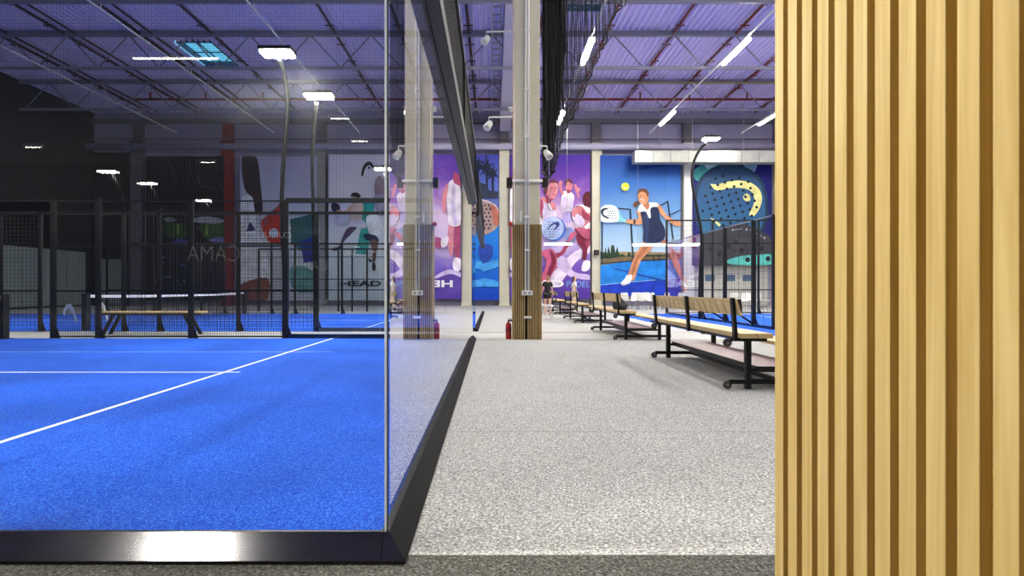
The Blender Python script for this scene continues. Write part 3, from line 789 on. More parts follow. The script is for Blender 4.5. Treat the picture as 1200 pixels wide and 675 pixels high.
# bag on the second bench
bx, by = 2.84, 12.75
bag = thing('sports_bag', 'dark slumped sports bag or jacket lying on the second bench', 'bag', (bx, by, .615))
ring = []
mb = MB()
prof = [(0, .0), (.9, .02), (1.0, .3), (.92, .6), (.6, .85), (.25, .97), (0, 1.0)]
vs = []; fs = []; n = 22
for j, (r, z) in enumerate(prof):
    for k in range(n):
        a = 2*pi*k/n; w = 1+.12*sin(3*a+j)+.07*sin(7*a+2*j)
        vs.append((bx+.115*r*cos(a)*w, by+.52*r*sin(a)*w, 0.619+.22*z*(1+.25*sin(a*1+.5))))
for j in range(len(prof)-1):
    for k in range(n): fs.append((j*n+k, j*n+(k+1) % n, (j+1)*n+(k+1) % n, (j+1)*n+k))
mb.add(vs, fs, None, True)
obj('bag_body', mb, mat('black_fabric', (26, 26, 28), .85, noise=(12, .3), bump=(14, .4)), bag)
obj('strap', MB().tube(spline([(bx-.09, by-.3, .72), (bx-.09, by-.1, .86), (bx-.02, by+.2, .9), (bx-.08, by+.4, .72)], 6, False), .014, 6), black_wire, bag)

# slim court bench between the two left courts
t = thing('court_bench', 'slim wooden topped bench with slanted black legs between the left courts', 'bench', (-7.95, 13.45, 0))
obj('seat', MB().box(-9.15, -6.75, 13.28, 13.62, .51, .55), bench_wood, t, bevel=.005)
obj('seat_rail', MB().box(-9.1, -6.8, 13.31, 13.59, .46, .509), black_metal, t)
for x, s in ((-9.05, 1), (-6.9, -1)):
    for y in (13.32, 13.58):
        obj('leg', MB().prism([(x+.2*s, .46), (x+.28*s, .46), (x+.04*s, 0), (x-.04*s, 0)], y-.025, y+.025, 'y'), black_metal, t)

# ------------------------------------------------------------------ printed banners on the back wall
DB = 35.38
def sheet_name(n): return n
class Print:
    """one flat printed banner: each ink area lies a hair in front of the one before"""
    def __init__(s, px0, px1, py0, py1, bg, d=DB):
        s.d = d; s.k = 0; s.mb = MB()
        a, b = P(px0, py1, d), P(px1, py0, d); s.clip = (px0, px1, py0, py1)
        s.mb.box(a.x, b.x, d, d+.03, a.z, b.z, bg)
    def ink(s, pts, m, smooth=True, n=5):
        q = spline(pts, n) if smooth else pts
        x0, x1, y0, y1 = s.clip
        q = [(min(max(x, x0), x1), min(max(y, y0), y1)) for x, y in q]
        out = []
        for p_ in q:
            if not out or (abs(p_[0]-out[-1][0])+abs(p_[1]-out[-1][1])) > .02: out.append(p_)
        s.k += 1; dd = s.d-.004*s.k
        vs = [P(x, y, s.d) for x, y in out]
        vs = [(v.x, dd, v.z) for v in vs]
        # face the room (towards -y)
        ar = sum(vs[i][0]*vs[(i+1) % len(vs)][2]-vs[(i+1) % len(vs)][0]*vs[i][2] for i in range(len(vs)))
        if ar < 0: vs.reverse()
        s.mb.flat(vs, m)
    def dot(s, x, y, rx, ry, m, rot=0, n=14):
        s.ink([(x+rx*cos(2*pi*i/n)*cos(rot)-ry*sin(2*pi*i/n)*sin(rot), y+rx*cos(2*pi*i/n)*sin(rot)+ry*sin(2*pi*i/n)*cos(rot)) for i in range(n)], m, False)
    def dots(s, pts, rx, ry, m):
        k0 = s.k
        for (x, y) in pts:
            s.k = k0; s.dot(x, y, rx, ry, m, n=8)
    def line(s, pts, w, m):
        L = []; R = []
        for i, p_ in enumerate(pts):
            a = pts[max(i-1, 0)]; b = pts[min(i+1, len(pts)-1)]
            dx, dy = b[0]-a[0], b[1]-a[1]; l = sqrt(dx*dx+dy*dy) or 1
            ww = w[i] if isinstance(w, (list, tuple)) else w
            L.append((p_[0]-dy/l*ww/2, p_[1]+dx/l*ww/2)); R.append((p_[0]+dy/l*ww/2, p_[1]-dx/l*ww/2))
        s.ink(L+R[::-1], m, False)
    def text(s, body, px, py_top, py_bot, px_end, m, bold=.03, shear=0):
        h = (py_bot-py_top)*s.d/F
        vs, fs, w = text_mesh(body, h, 1, bold)
        o = P(px, py_bot, s.d); sx = ((px_end-px)*s.d/F)/w
        s.k += 1
        s.mb.add([(o.x+v[0]*sx+v[1]*shear, s.d-.004*s.k, o.z+v[1]) for v in vs], fs, m)
    def done(s, label):
        o = obj('wall_banner', s.mb); return tag(o, label, 'banner', 'printed wall banners')
def Z(ox, oy, sc):
    return lambda *pts: [(ox+x/sc, oy+y/sc) for x, y in pts]
def ink(name, rgb): return mat('ink_'+name, rgb, .6, spec=.25, noise=(1.7, .26, 6))

# head-arc emblem
def arc_logo(p, pts, m): p.ink(pts, m)

# 1. blue player banner ------------------------------------------------------
sky = ramp_mat('print_sky', [(0, (190, 215, 235)), (.28, (186, 212, 234)), (.55, (120, 165, 215)), (.8, (56, 108, 186)), (1, (32, 72, 160))], noise=.12, nscale=.3)
b = Print(703.5, 797.5, 182, 347, sky)
z = Z(700, 180, 3.97)
b.ink([(703.5, 297), (730, 295), (797.5, 296), (797.5, 312), (703.5, 312)], ink('field', (150, 132, 96)), False)
tr = ink('trees', (36, 62, 44))
b.ink(z((14, 490), (14, 455), (34, 460), (38, 432), (44, 470), (52, 428), (60, 470), (66, 424), (78, 428), (84, 462), (92, 432), (102, 470), (120, 468), (136, 478), (146, 455), (160, 476), (200, 470), (388, 470), (388, 490)), tr, False)
b.ink(z((100, 480), (390, 478), (390, 500), (20, 510), (20, 500)), ink('field2', (118, 100, 74)), False)
b.ink(z((14, 520), (120, 505), (390, 492), (390, 610), (14, 620)), ink('court', (34, 132, 224)), False)
b.ink(z((14, 612), (180, 595), (390, 580), (390, 667), (14, 667)), ink('court_deep', (28, 62, 190)), False)
wl = ink('pale_line', (150, 195, 240))
b.line(z((14, 611), (150, 598), (390, 578)), .8, wl)
b.line(z((80, 535), (300, 590), (330, 586)), [1.6, 2.8, 1.2], ink('court_shadow', (26, 78, 176)))
fk = ink('fence', (34, 42, 58))
for q, w in ((((22, 270), (22, 515)), 1.6), (((152, 258), (166, 500)), 2), (((95, 255), (155, 260)), 1.4), (((326, 222), (352, 400)), 1.8), (((280, 250), (328, 222)), 1.4), (((340, 285), (390, 262)), 1.4), (((14, 512), (160, 500), (390, 488)), 1.2), (((258, 470), (262, 505)), 1.2), (((285, 468), (287, 500)), 1.2)):
    b.line(z(*q), w, fk)
skin = ink('skin', (206, 146, 108)); skin2 = ink('skin_dark', (176, 112, 78)); navy = ink('navy', (30, 42, 76)); whit = ink('white', (240, 242, 246)); hair = ink('hair', (104, 66, 44))
b.ink(z((290, 415), (322, 398), (318, 415), (305, 425)), skin2)
b.ink(z((330, 430), (350, 440), (385, 520), (388, 570), (372, 560), (345, 500)), ink('skin_fade', (196, 140, 132)))
b.ink(z((214, 408), (258, 412), (246, 452), (206, 490), (186, 540), (168, 590), (140, 578), (152, 530), (170, 480), (192, 445)), skin)
b.ink(z((226, 414), (242, 418), (214, 468), (186, 500), (166, 560), (158, 560), (172, 500)), skin2)
b.ink(z((108, 604), (126, 582), (136, 566), (158, 564), (160, 580), (148, 602), (122, 613)), whit)
b.line(z((110, 610), (150, 604)), 1, ink('sole', (180, 190, 205)))
b.ink(z((178, 268), (192, 262), (210, 275), (214, 320), (192, 331), (160, 328), (132, 322), (128, 308), (160, 308), (186, 304), (190, 294)), skin)
b.ink(z((276, 232), (292, 244), (318, 282), (350, 306), (388, 318), (386, 338), (360, 336), (318, 308), (286, 272)), skin)
b.ink(z((166, 308), (176, 308), (176, 328), (166, 328)), ink('wristband', (60, 44, 42)), False)
b.ink(z((200, 268), (232, 246), (262, 240), (284, 262), (290, 305), (312, 352), (308, 398), (262, 418), (214, 412), (212, 360), (206, 310)), navy)
b.ink(z((212, 300), (238, 300), (232, 400), (216, 405)), ink('navy2', (42, 58, 98)))
b.ink(z((186, 272), (196, 240), (222, 232), (250, 228), (276, 232), (280, 248), (254, 250), (244, 262), (246, 298), (236, 298), (222, 270)), whit)
b.ink(z((208, 232), (234, 226), (240, 246), (232, 262), (218, 252)), skin2)
b.ink(z((186, 190), (196, 170), (220, 168), (234, 186), (236, 212), (226, 232), (208, 236), (192, 222)), skin)
b.ink(z((184, 196), (190, 170), (206, 164), (226, 168), (236, 184), (232, 204), (222, 186), (206, 178), (194, 184)), hair)
b.ink(z((164, 236), (182, 222), (194, 226), (188, 240), (172, 252)), hair)
b.line(z((198, 212), (214, 218)), .9, whit); b.dots(z((198, 196), (214, 198)), .7, .5, ink('eye', (50, 34, 30)))
b.ink(z((98, 300), (130, 308), (132, 322), (100, 318)), ink('teal_grip', (140, 205, 215)), False)
b.ink(z((12, 262), (28, 244), (60, 240), (88, 252), (104, 284), (112, 308), (90, 318), (50, 322), (20, 318), (12, 300)), ink('racket_white', (226, 236, 238)))
b.ink(z((90, 262), (104, 284), (122, 308), (108, 318), (90, 318), (100, 300)), ink('racket_teal', (130, 206, 214)))
b.ink(z((14, 268), (26, 256), (50, 256), (40, 262), (28, 268), (26, 284), (48, 298), (44, 304), (20, 290)), fk)
b.dots(z(*[(46+11*i+5*(j % 2), 270+10*j) for i in range(4) for j in range(4)]), .75, .75, ink('holes', (90, 104, 116)))
b.dot(*z((127, 156))[0], 4.8, 4.7, ink('ball', (206, 226, 60)))
b.line(z((113, 150), (122, 160), (140, 166)), .5, whit)
b.line(z((310, 12), (312, 180)), .4, ink('seam', (60, 80, 120)))
b.ink(z((140, 20), (165, 20), (165, 62), (388, 44), (388, 52), (160, 84), (140, 76)), ink('sky_deep', (30, 66, 150)), False)
b.done('blue sky banner of a woman in navy hitting a yellow padel ball')

# 2. purple banner -----------------------------------------------------------
pur = ramp_mat('print_purple', [(0, (84, 54, 160)), (.2, (118, 84, 184)), (.36, (196, 176, 224)), (.55, (224, 200, 228)), (.72, (150, 104, 184)), (.86, (96, 54, 158)), (1, (72, 42, 150))], noise=.34, nscale=.45)
b = Print(597.5, 691.5, 181, 350, pur)
z = Z(630, 170, 5.19)      # detail of the three women
pk = ink('pink_skin', (208, 128, 138)); pk2 = ink('pink_shadow', (158, 62, 92)); mar = ink('maroon', (120, 32, 62)); wt = ink('lilac_white', (240, 230, 244)); hr = ink('chestnut', (96, 44, 52)); nv = ink('dark_trim', (50, 40, 84)); lil = ink('lilac', (178, 160, 216)); bl = ink('racket_blue', (112, 140, 214))
sw = ink('swirl', (232, 218, 240))
b.ink([(640, 330), (655, 312), (672, 296), (690, 288), (691, 296), (676, 306), (664, 322), (652, 336)], sw)
b.ink([(640, 310), (660, 300), (672, 318), (690, 322), (691, 328), (668, 324), (652, 312)], ink('swirl2', (206, 186, 228)))
# figure behind, arms raised
b.ink(z((150, 300), (165, 280), (200, 285), (222, 310), (215, 360), (210, 410), (170, 415), (140, 380)), wt)
b.ink(z((128, 235), (140, 215), (150, 225), (148, 262), (160, 290), (150, 300), (132, 270)), pk)
b.ink(z((222, 240), (235, 240), (244, 260), (262, 266), (250, 290), (256, 315), (246, 320), (236, 290), (226, 266)), pk)
b.ink(z((166, 235), (176, 218), (196, 212), (210, 228), (212, 255), (200, 278), (184, 282), (170, 268)), pk)
b.ink(z((164, 238), (170, 214), (194, 206), (212, 220), (208, 236), (190, 224), (176, 232), (170, 258)), hr)
b.ink(z((176, 270), (200, 276), (196, 292), (178, 292)), pk2)
b.ink(z((160, 410), (208, 408), (200, 470), (150, 460)), lil)
# right runner seen from behind
b.ink(z((232, 500), (300, 500), (326, 540), (318, 600), (290, 650), (272, 640), (285, 590), (230, 560)), pk2)
b.ink(z((200, 530), (262, 520), (250, 560), (210, 600), (180, 625), (160, 660), (110, 690), (100, 660), (140, 650), (165, 600)), pk2)
b.ink(z((150, 520), (190, 500), (240, 540), (220, 590), (175, 580)), ink('skirt_blue', (136, 148, 204)))
b.ink(z((210, 400), (232, 370), (270, 362), (312, 372), (326, 400), (324, 470), (290, 520), (236, 508), (216, 460)), wt)
b.ink(z((248, 372), (276, 380), (300, 410), (322, 420), (322, 470), (284, 466), (262, 430), (222, 440), (205, 412), (225, 385)), pk)
b.line(z((205, 440), (202, 405), (220, 380), (255, 368)), .9, nv)
b.line(z((202, 430), (212, 462), (250, 470)), .9, nv)
b.ink(z((272, 330), (280, 300), (300, 284), (322, 290), (328, 330), (318, 380), (300, 376), (280, 366)), ink('hair_dark_red', (86, 28, 44)))
b.ink(z((266, 455), (320, 430), (326, 450), (290, 490), (270, 500)), pk)
b.ink(z((236, 545), (270, 570), (300, 640), (290, 700), (270, 690), (272, 640), (240, 590)), mar)
b.ink([(684, 306), (691, 306), (691, 314), (686, 318), (681, 316)], wt)
# front woman
b.ink(z((16, 360), (30, 330), (60, 340), (96, 380), (110, 420), (100, 470), (60, 500), (16, 500)), wt)
b.ink(z((16, 330), (40, 320), (60, 345), (40, 380), (44, 420), (16, 440)), pk)
b.ink(z((70, 340), (100, 352), (112, 390), (96, 400), (80, 370)), pk)
b.line(z((16, 345), (40, 372), (42, 420), (24, 446)), .8, nv)
b.line(z((58, 345), (64, 385), (84, 402), (96, 388)), .8, nv)
b.ink(z((50, 300), (84, 310), (78, 350), (56, 350)), pk2)
b.ink(z((44, 260), (54, 226), (86, 216), (116, 226), (124, 262), (118, 300), (96, 330), (72, 326), (54, 300)), pk)
b.ink(z((38, 270), (46, 230), (72, 212), (108, 214), (124, 232), (110, 236), (80, 232), (62, 250), (58, 288), (46, 300)), hr)
b.line(z((78, 262), (92, 264)), .6, mar); b.line(z((104, 264), (116, 262)), .6, mar); b.line(z((90, 304), (108, 302)), .6, mar); b.line(z((98, 268), (102, 286)), .5, pk2)
b.ink(z((58, 300), (72, 326), (96, 330), (88, 336), (66, 338)), pk2)
b.ink(z((100, 232), (116, 240), (118, 270), (108, 300), (112, 262)), ink('pink_light', (232, 166, 168)))
b.dots(z((85, 268), (109, 268)), .55, .45, ink('eye_dark', (60, 30, 44)))
b.ink(z((28, 352), (50, 360), (66, 410), (48, 470), (30, 440)), ink('fold_lilac', (206, 190, 226)))
b.ink(z((88, 400), (104, 410), (102, 460), (86, 480)), ink('fold_lilac', (206, 190, 226)))
b.ink(z((18, 338), (30, 340), (34, 380), (22, 420), (16, 420)), pk2)
b.ink(z((150, 330), (170, 320), (176, 380), (156, 400)), ink('fold_lilac', (206, 190, 226)))
b.ink(z((196, 330), (212, 330), (208, 396), (192, 400)), ink('fold_lilac', (206, 190, 226)))
b.dots(z((182, 244), (198, 243)), .45, .4, ink('eye_dark', (60, 30, 44)))
b.ink(z((236, 420), (262, 436), (286, 470), (268, 500), (240, 490), (222, 462)), ink('fold_lilac', (206, 190, 226)))
b.ink(z((270, 392), (296, 420), (318, 436), (316, 456), (290, 450), (268, 420)), pk2)
b.ink(z((236, 506), (290, 508), (312, 540), (300, 572), (262, 552)), ink('rose_mid', (182, 88, 116)))
b.ink(z((196, 540), (236, 530), (222, 560), (186, 590)), ink('rose_mid', (182, 88, 116)))
# her leg
b.ink([(634, 296), (646, 292), (651, 300), (652, 312), (645, 324), (638, 338), (631, 343), (630, 330), (637, 318), (640, 306)], ink('rose_leg', (196, 92, 128)))
b.ink([(644, 294), (650, 300), (650, 312), (640, 330), (642, 316), (646, 306)], mar)
# racket
b.dot(*z((96, 512))[0], 14.5, 14.2, ink('racket_edge', (70, 108, 200)), .6, 24)
b.dot(*z((90, 508))[0], 12.8, 13.4, ink('racket_face', (176, 192, 234)), .6, 24)
b.ink(z((52, 520), (74, 488), (106, 470), (128, 472), (130, 490), (112, 510), (92, 520), (110, 496), (100, 484), (76, 500)), ink('racket_arc', (40, 60, 128)))
b.dots(z(*[(40+16*i+7*(j % 2), 470+15*j) for i in range(6) for j in range(7) if (40+16*i-88)**2+(470+15*j-512)**2 < 3600 and not (60 < 40+16*i < 125 and 475 < 470+15*j < 515)]), .75, .8, ink('holes_blue', (72, 92, 160)))
# left part behind the column (the glass shows it mirrored)
b.ink([(599, 262), (604, 260), (606, 280), (604, 302), (600, 302), (598, 280)], pk2)
b.ink([(606, 262), (611, 260), (613, 280), (611, 298), (607, 298), (606, 280)], pk)
b.ink([(598, 222), (603, 212), (611, 214), (614, 232), (613, 250), (611, 264), (599, 264), (597, 244)], wt)
b.ink([(604, 216), (607, 216), (609, 240), (606, 262), (602, 262), (604, 240)], ink('fold_lilac', (206, 190, 226)))
b.ink([(612, 216), (617, 222), (620, 238), (618, 250), (615, 246), (614, 232)], pk)
b.ink([(598, 218), (600, 206), (606, 203), (606, 214)], pk2)
b.ink([(598, 304), (604, 302), (607, 308), (606, 316), (600, 318), (597, 312)], wt)
b.ink([(618, 282), (626, 278), (631, 284), (626, 291), (619, 290)], pk2)
b.ink([(612, 278), (620, 280), (620, 290), (614, 288)], wt)
b.ink([(597.5, 320), (612, 316), (628, 324), (628, 327), (610, 321), (597.5, 325)], ink('swirl2', (206, 186, 228)))
b.text('HEAD', 607, 328.5, 336.5, 660, ink('letter_white', (248, 246, 252)), .035)
b.text('PADEL', 663, 329.5, 336.5, 690, ink('letter_sky', (110, 170, 230)), .0, .12)
b.line([(644.5, 181), (644.5, 350)], .3, ink('fold', (70, 44, 130)))
b.done('purple banner of three women players lettered HEAD PADEL')

# 3. big racket banner -------------------------------------------------------
b = Print(811.5, 904.5, 190, 311, ramp_mat('print_indigo', [(0, (40, 42, 60)), (.3, (34, 36, 110)), (1, (26, 26, 104))], noise=.2, nscale=.3))
z = Z(800, 180, 4.22)
b.ink(z((58, 120), (60, 80), (110, 50), (180, 44), (150, 80), (100, 110), (80, 135)), ink('teal_splash', (70, 160, 160)))
b.ink(z((110, 46), (180, 44), (150, 66), (120, 74)), ink('ice', (168, 200, 214)))
b.ink(z((300, 46), (365, 46), (360, 80), (345, 100), (320, 80)), ink('ice2', (120, 160, 200)))
b.ink(z((56, 240), (64, 170), (100, 104), (170, 62), (250, 52), (330, 76), (392, 134), (420, 220), (424, 300), (400, 380), (360, 420), (120, 420), (80, 370), (60, 310)), ink('racket_rim', (38, 62, 86)))
b.ink(z((70, 240), (80, 172), (112, 116), (176, 76), (250, 66), (322, 90), (380, 144), (404, 220), (408, 300), (384, 372), (340, 410), (130, 410), (92, 364), (72, 310)), ramp_mat('print_teal_face', [(0, (58, 128, 156)), (.25, (52, 112, 150)), (.6, (52, 94, 138)), (1, (44, 66, 98))], noise=.1, nscale=.6))
cream = ink('cream', (232, 224, 150))
b.ink(z((138, 152), (170, 152), (230, 138), (290, 134), (340, 146), (380, 180), (392, 226), (378, 274), (352, 308), (328, 302), (346, 262), (354, 224), (338, 188), (300, 172), (236, 170), (168, 182)), cream)
b.ink(z((298, 214), (312, 198), (328, 204), (334, 228), (320, 236), (304, 230)), cream)
b.ink(z((134, 318), (150, 322), (188, 350), (180, 362)), cream, False)
hol = [(x*cos(-.32)-y*sin(-.32)+240, x*sin(-.32)+y*cos(-.32)+235) for x in range(-150, 151, 37) for y in range(-130, 161, 33)]
hol = [(x+(0), y) for x, y in hol if ((x-236)/150)**2+((y-240)/140)**2 < .95]
b.dots(z(*hol), 1.75, 1.75, ink('hole_dark', (22, 34, 52)))
b.dots(z(*[(70+9*i, 320+9*j+3*i % 7) for i in range(7) for j in range(7)]), .35, .35, ink('spray', (110, 160, 190)))
b.ink(z((100, 420), (150, 384), (230, 354), (300, 350), (380, 380), (436, 430), (440, 552), (100, 552)), ink('grey_racket', (66, 66, 72)))
b.ink(z((215, 535), (250, 515), (330, 502), (440, 500), (440, 548), (260, 550)), ink('aqua', (96, 196, 188)))
b.dots(z((140, 470), (180, 495), (225, 460), (290, 480), (320, 525), (390, 470), (350, 440), (420, 520), (260, 440)), 3.0, 3.2, ink('grey_hole', (40, 40, 46)))
b.line(z((250, 378), (292, 372)), .7, ink('small_print', (170, 170, 178))); b.line(z((330, 376), (400, 414)), .7, ink('small_print', (170, 170, 178)))
b.dots(z((245, 378), (314, 376), (402, 418)), 1.3, 1.3, ink('small_print', (170, 170, 178)))
b.done('dark blue banner of a giant holed padel racket with cream arc')

# 4. pool banner -------------------------------------------------------------
b = Print(492, 584.5, 181, 352, ramp_mat('print_pool', [(0, (14, 66, 190)), (.25, (20, 112, 220)), (.5, (34, 132, 226)), (.56, (104, 128, 200)), (.8, (92, 110, 196)), (1, (70, 74, 176))], noise=.14, nscale=.5))
z = Z(545, 170, 7.5)
pal = ink('palm', (38, 44, 70))
for cx_, cy_, sc_ in ((188, 190, 1.0), (110, 160, .8), (240, 240, .9), (20, 230, .9), (-120, 180, 1), (-260, 220, .9)):
    pts = []
    for k in range(14):
        a = 2*pi*k/14; r = (95 if k % 2 else 30)*sc_
        pts.append((cx_+r*cos(a), cy_+r*sin(a)*.85+(18 if sin(a) > 0 else 0)))
    b.ink(z(*pts), pal, False)
    b.line(z((cx_, cy_), (cx_+8, 460)), 2.6, pal)
b.ink(z((-300, 420), (90, 380), (130, 330), (190, 350), (210, 400), (292, 410), (292, 470), (-300, 470)), ink('palm_low', (52, 58, 80)), False)
b.ink(z((180, 90), (192, 88), (196, 220), (182, 220)), pal, False)
b.ink(z((-60, 560), (0, 500), (90, 476), (180, 484), (262, 520), (298, 580), (298, 690), (240, 760), (120, 800), (0, 760), (-60, 660)), ink('racket_tan', (176, 150, 140)))
b.ink(z((210, 540), (270, 545), (296, 600), (296, 700), (250, 690), (236, 600)), ink('racket_red_tan', (190, 112, 96)))
b.line(z((60, 486), (130, 480), (200, 496), (265, 530), (296, 580)), .8, wt)
b.dots(z(*[(-30+34*i+14*(j % 2), 530+34*j) for i in range(8) for j in range(7)]), 1.3, 1.5, ink('hole_violet', (78, 64, 104)))
b.ink([(560, 290), (570, 286), (577, 290), (576, 302), (568, 308), (560, 304)], ink('wrist_navy', (42, 72, 170)))
b.ink([(492, 318), (520, 306), (552, 312), (584, 304), (584, 312), (556, 320), (520, 316), (492, 328)], ink('water_light', (70, 160, 236)))
b.ink([(530, 336), (560, 326), (584, 330), (584, 336), (556, 336), (530, 344)], ink('water_light', (70, 160, 236)))
b.done('blue pool banner with palm trees and a tan racket, beside the glass end')

# 5. white players banner ----------------------------------------------------
b = Print(385, 477, 181, 352, ramp_mat('print_white', [(0, (176, 186, 196)), (.3, (206, 214, 222)), (.6, (216, 218, 232)), (1, (206, 204, 230))], noise=.18, nscale=.5))
z = Z(380, 180, 3.97)
blk = ink('black', (24, 26, 34)); teal = ink('teal', (46, 158, 148)); tan = ink('tan', (188, 150, 130)); brn = ink('brown_leg', (120, 82, 72))
b.dot(*z((80, 285))[0], 16, 14, ink('pale_lilac', (190, 190, 220)))
b.ink(z((172, 100), (180, 62), (198, 40), (218, 40), (236, 68), (226, 70), (212, 54), (198, 60), (188, 76), (180, 104)), blk)
b.dot(*z((208, 66))[0], 1.3, 1.6, blk)
b.ink(z((150, 228), (236, 222), (200, 470), (146, 466), (170, 350)), teal, False)
b.ink(z((40, 226), (70, 240), (72, 268), (44, 270), (32, 248)), ink('dark_racket', (54, 44, 74)))
b.ink(z((62, 262), (98, 266), (126, 238), (140, 224), (150, 238), (120, 268), (96, 282), (62, 272)), tan)
b.ink(z((120, 290), (130, 232), (160, 220), (182, 240), (178, 290), (170, 320), (136, 320)), ink('top_tan', (206, 186, 176)))
b.ink(z((118, 342), (130, 312), (172, 306), (196, 330), (188, 348), (150, 342)), ink('skirt_pale', (214, 210, 234)))
b.ink(z((112, 345), (152, 344), (128, 372), (92, 410), (72, 446), (40, 452), (48, 438), (70, 430), (88, 384)), ink('legging', (66, 56, 84)))
b.dot(*z((148, 202))[0], 4, 4.6, tan); b.ink(z((124, 200), (132, 184), (154, 182), (170, 196), (164, 206), (140, 200)), blk)
b.ink(z((196, 300), (224, 284), (256, 290), (272, 330), (268, 372), (240, 386), (210, 372)), whit)
b.ink(z((190, 374), (240, 382), (254, 410), (222, 408), (190, 398)), navy)
b.ink(z((212, 404), (250, 408), (244, 460), (238, 500), (224, 500), (226, 450)), brn)
b.ink(z((228, 500), (240, 520), (236, 546), (224, 536)), blk); b.ink(z((204, 486), (224, 500), (214, 506)), blk)
b.ink(z((236, 140), (252, 106), (276, 116), (282, 160), (276, 220), (240, 200)), ink('face_dim', (140, 122, 140)))
b.ink(z((232, 200), (290, 196), (300, 270), (260, 290), (240, 260)), ink('grey_top', (150, 150, 176)))
b.text('HEAD', 399.5, 329, 335.5, 447, blk, .03)
b.done('white banner of two players with black HEAD lettering and emblem')

# 6. red racket banner -------------------------------------------------------
b = Print(281.5, 371, 183, 352, ramp_mat('print_pale', [(0, (170, 176, 190)), (.4, (196, 204, 220)), (1, (168, 168, 208))], noise=.2, nscale=.4))
z = Z(250, 170, 2.93)
b.ink(z((92, 200), (150, 180), (150, 280), (190, 400), (190, 470), (95, 478)), ink('dress_white', (222, 228, 240)))
b.ink([(285, 181), (300, 184), (304, 200), (306, 222), (308, 244), (306, 252), (299, 248), (296, 232), (288, 224), (284, 205)], ink('dark_forearm', (44, 34, 38)))
b.ink(z((165, 262), (200, 230), (246, 196), (246, 320), (220, 340), (190, 330), (172, 300)), ink('racket_red', (190, 44, 30)))
b.line(z((172, 285), (186, 240), (246, 192)), 1.2, ink('racket_grey', (90, 120, 140)))
b.ink(z((112, 298), (126, 262), (146, 292)), ink('triangle_violet', (48, 44, 110)), False)
b.ink(z((96, 478), (186, 458), (186, 530), (130, 534), (96, 530)), ink('thigh', (128, 78, 62)))
b.ink(z((264, 255), (350, 235), (355, 380), (330, 400), (300, 360), (268, 340)), ink('green_panel', (40, 92, 98)), False)
b.dot(321, 273, 5.5, 5.5, ink('dot_pale', (170, 190, 214)))
b.ink(z((300, 330), (350, 310), (350, 400), (310, 405)), ink('blue_panel', (36, 50, 150)), False)
b.ink(z((262, 430), (300, 415), (350, 440), (350, 500), (280, 500)), ink('mint', (88, 140, 140)))
b.done('pale banner with white dress and red racket behind the tall fence')

# 7. dark forest banner ------------------------------------------------------
b = Print(171, 262.5, 183, 352, ink('night', (16, 18, 26)))
z = Z(120, 140, 4.22)
for q in (((320, 190), (345, 240), (370, 320)), ((420, 180), (440, 240), (425, 300)), ((470, 280), (490, 330), (560, 345)), ((570, 300), (600, 350), (640, 380)), ((230, 470), (300, 440), (330, 420)), ((470, 470), (560, 540), (640, 590)), ((480, 500), (520, 590), (560, 610)), ((230, 380), (260, 480), (230, 520))):
    b.line(z(*q), [1.5, 1, .6], ink('branch', (52, 54, 88)))
b.ink(z((305, 490), (340, 484), (370, 500), (320, 506)), ink('cloud', (120, 128, 138))); b.ink(z((450, 492), (520, 480), (612, 500), (560, 516), (460, 508)), ink('cloud2', (158, 162, 176)))
b.ink(z((300, 520), (345, 510), (410, 520), (420, 570), (380, 590), (310, 570)), ink('leaf_green', (38, 74, 26))); b.ink(z((480, 525), (540, 516), (620, 525), (600, 580), (520, 590), (490, 560)), ink('leaf_green2', (46, 84, 30)))
b.line(z((375, 520), (378, 570)), 2, ink('lime', (120, 160, 50))); b.line(z((517, 520), (519, 572)), 2, ink('lime', (120, 160, 50)))
b.ink(z((530, 596), (580, 582), (640, 586), (640, 606), (560, 606)), ink('violet_white', (120, 118, 190))); b.ink(z((350, 606), (385, 590), (425, 600), (410, 612)), ink('violet', (70, 64, 150)))
for k in range(26):
    b.dot(180+random.random()*78, 296+random.random()*50, 1.5+2.5*random.random(), .8+random.random(), ink('fleck%d' % (k % 3), [(40, 40, 92), (58, 58, 110), (88, 88, 96)][k % 3]))
b.done('near-black banner with branches and green leaves at the far left')

# glazed partition and pale wall panels on the far left
pm = mat('pale_green_panel', (128, 140, 140), .5, noise=(1.5, .1))
for i, (x0, x1) in enumerate(((-24.6, -22.9),)):
    dmb = MB().box(x0, x1, YB-.12, YB-.02, .05, 2.9); d_ = struct('door_%d' % (i+1), dmb, pm)
lp = MB()
for k in range(5):
    lp.box(XL+.01, XL+.06, 27.2+1.6*k, 28.75+1.6*k, .1, 3.3)
struct('trim_5', lp, pm)
# sectional door under the racket banner
dz = MB()
x0, x1 = P(812, 0, DB).x, P(904, 0, DB).x
for k in range(6):
    dz.box(x0, x1, YB-.18, YB-.06, .03+k*.43, .03+k*.43+.415)
sd = struct('door_2', dz, mat('white_sectional_door', (196, 196, 190), .55))
for px in (832, 856, 876):
    a = P(px-5.5, 329.5, YB-.2); q = P(px+5.5, 322, YB-.2)
    obj('pane', MB().box(a.x, q.x, YB-.2, YB-.17, a.z, q.z), mat('dim_blue_window', (84, 108, 140), .2), sd, bevel=.01)
struct('door_3', MB().box(P(905, 0, YB).x+.1, P(960, 0, YB).x, YB-.14, YB-.02, 0, 2.6), mat('white_door', (205, 205, 202), .5))
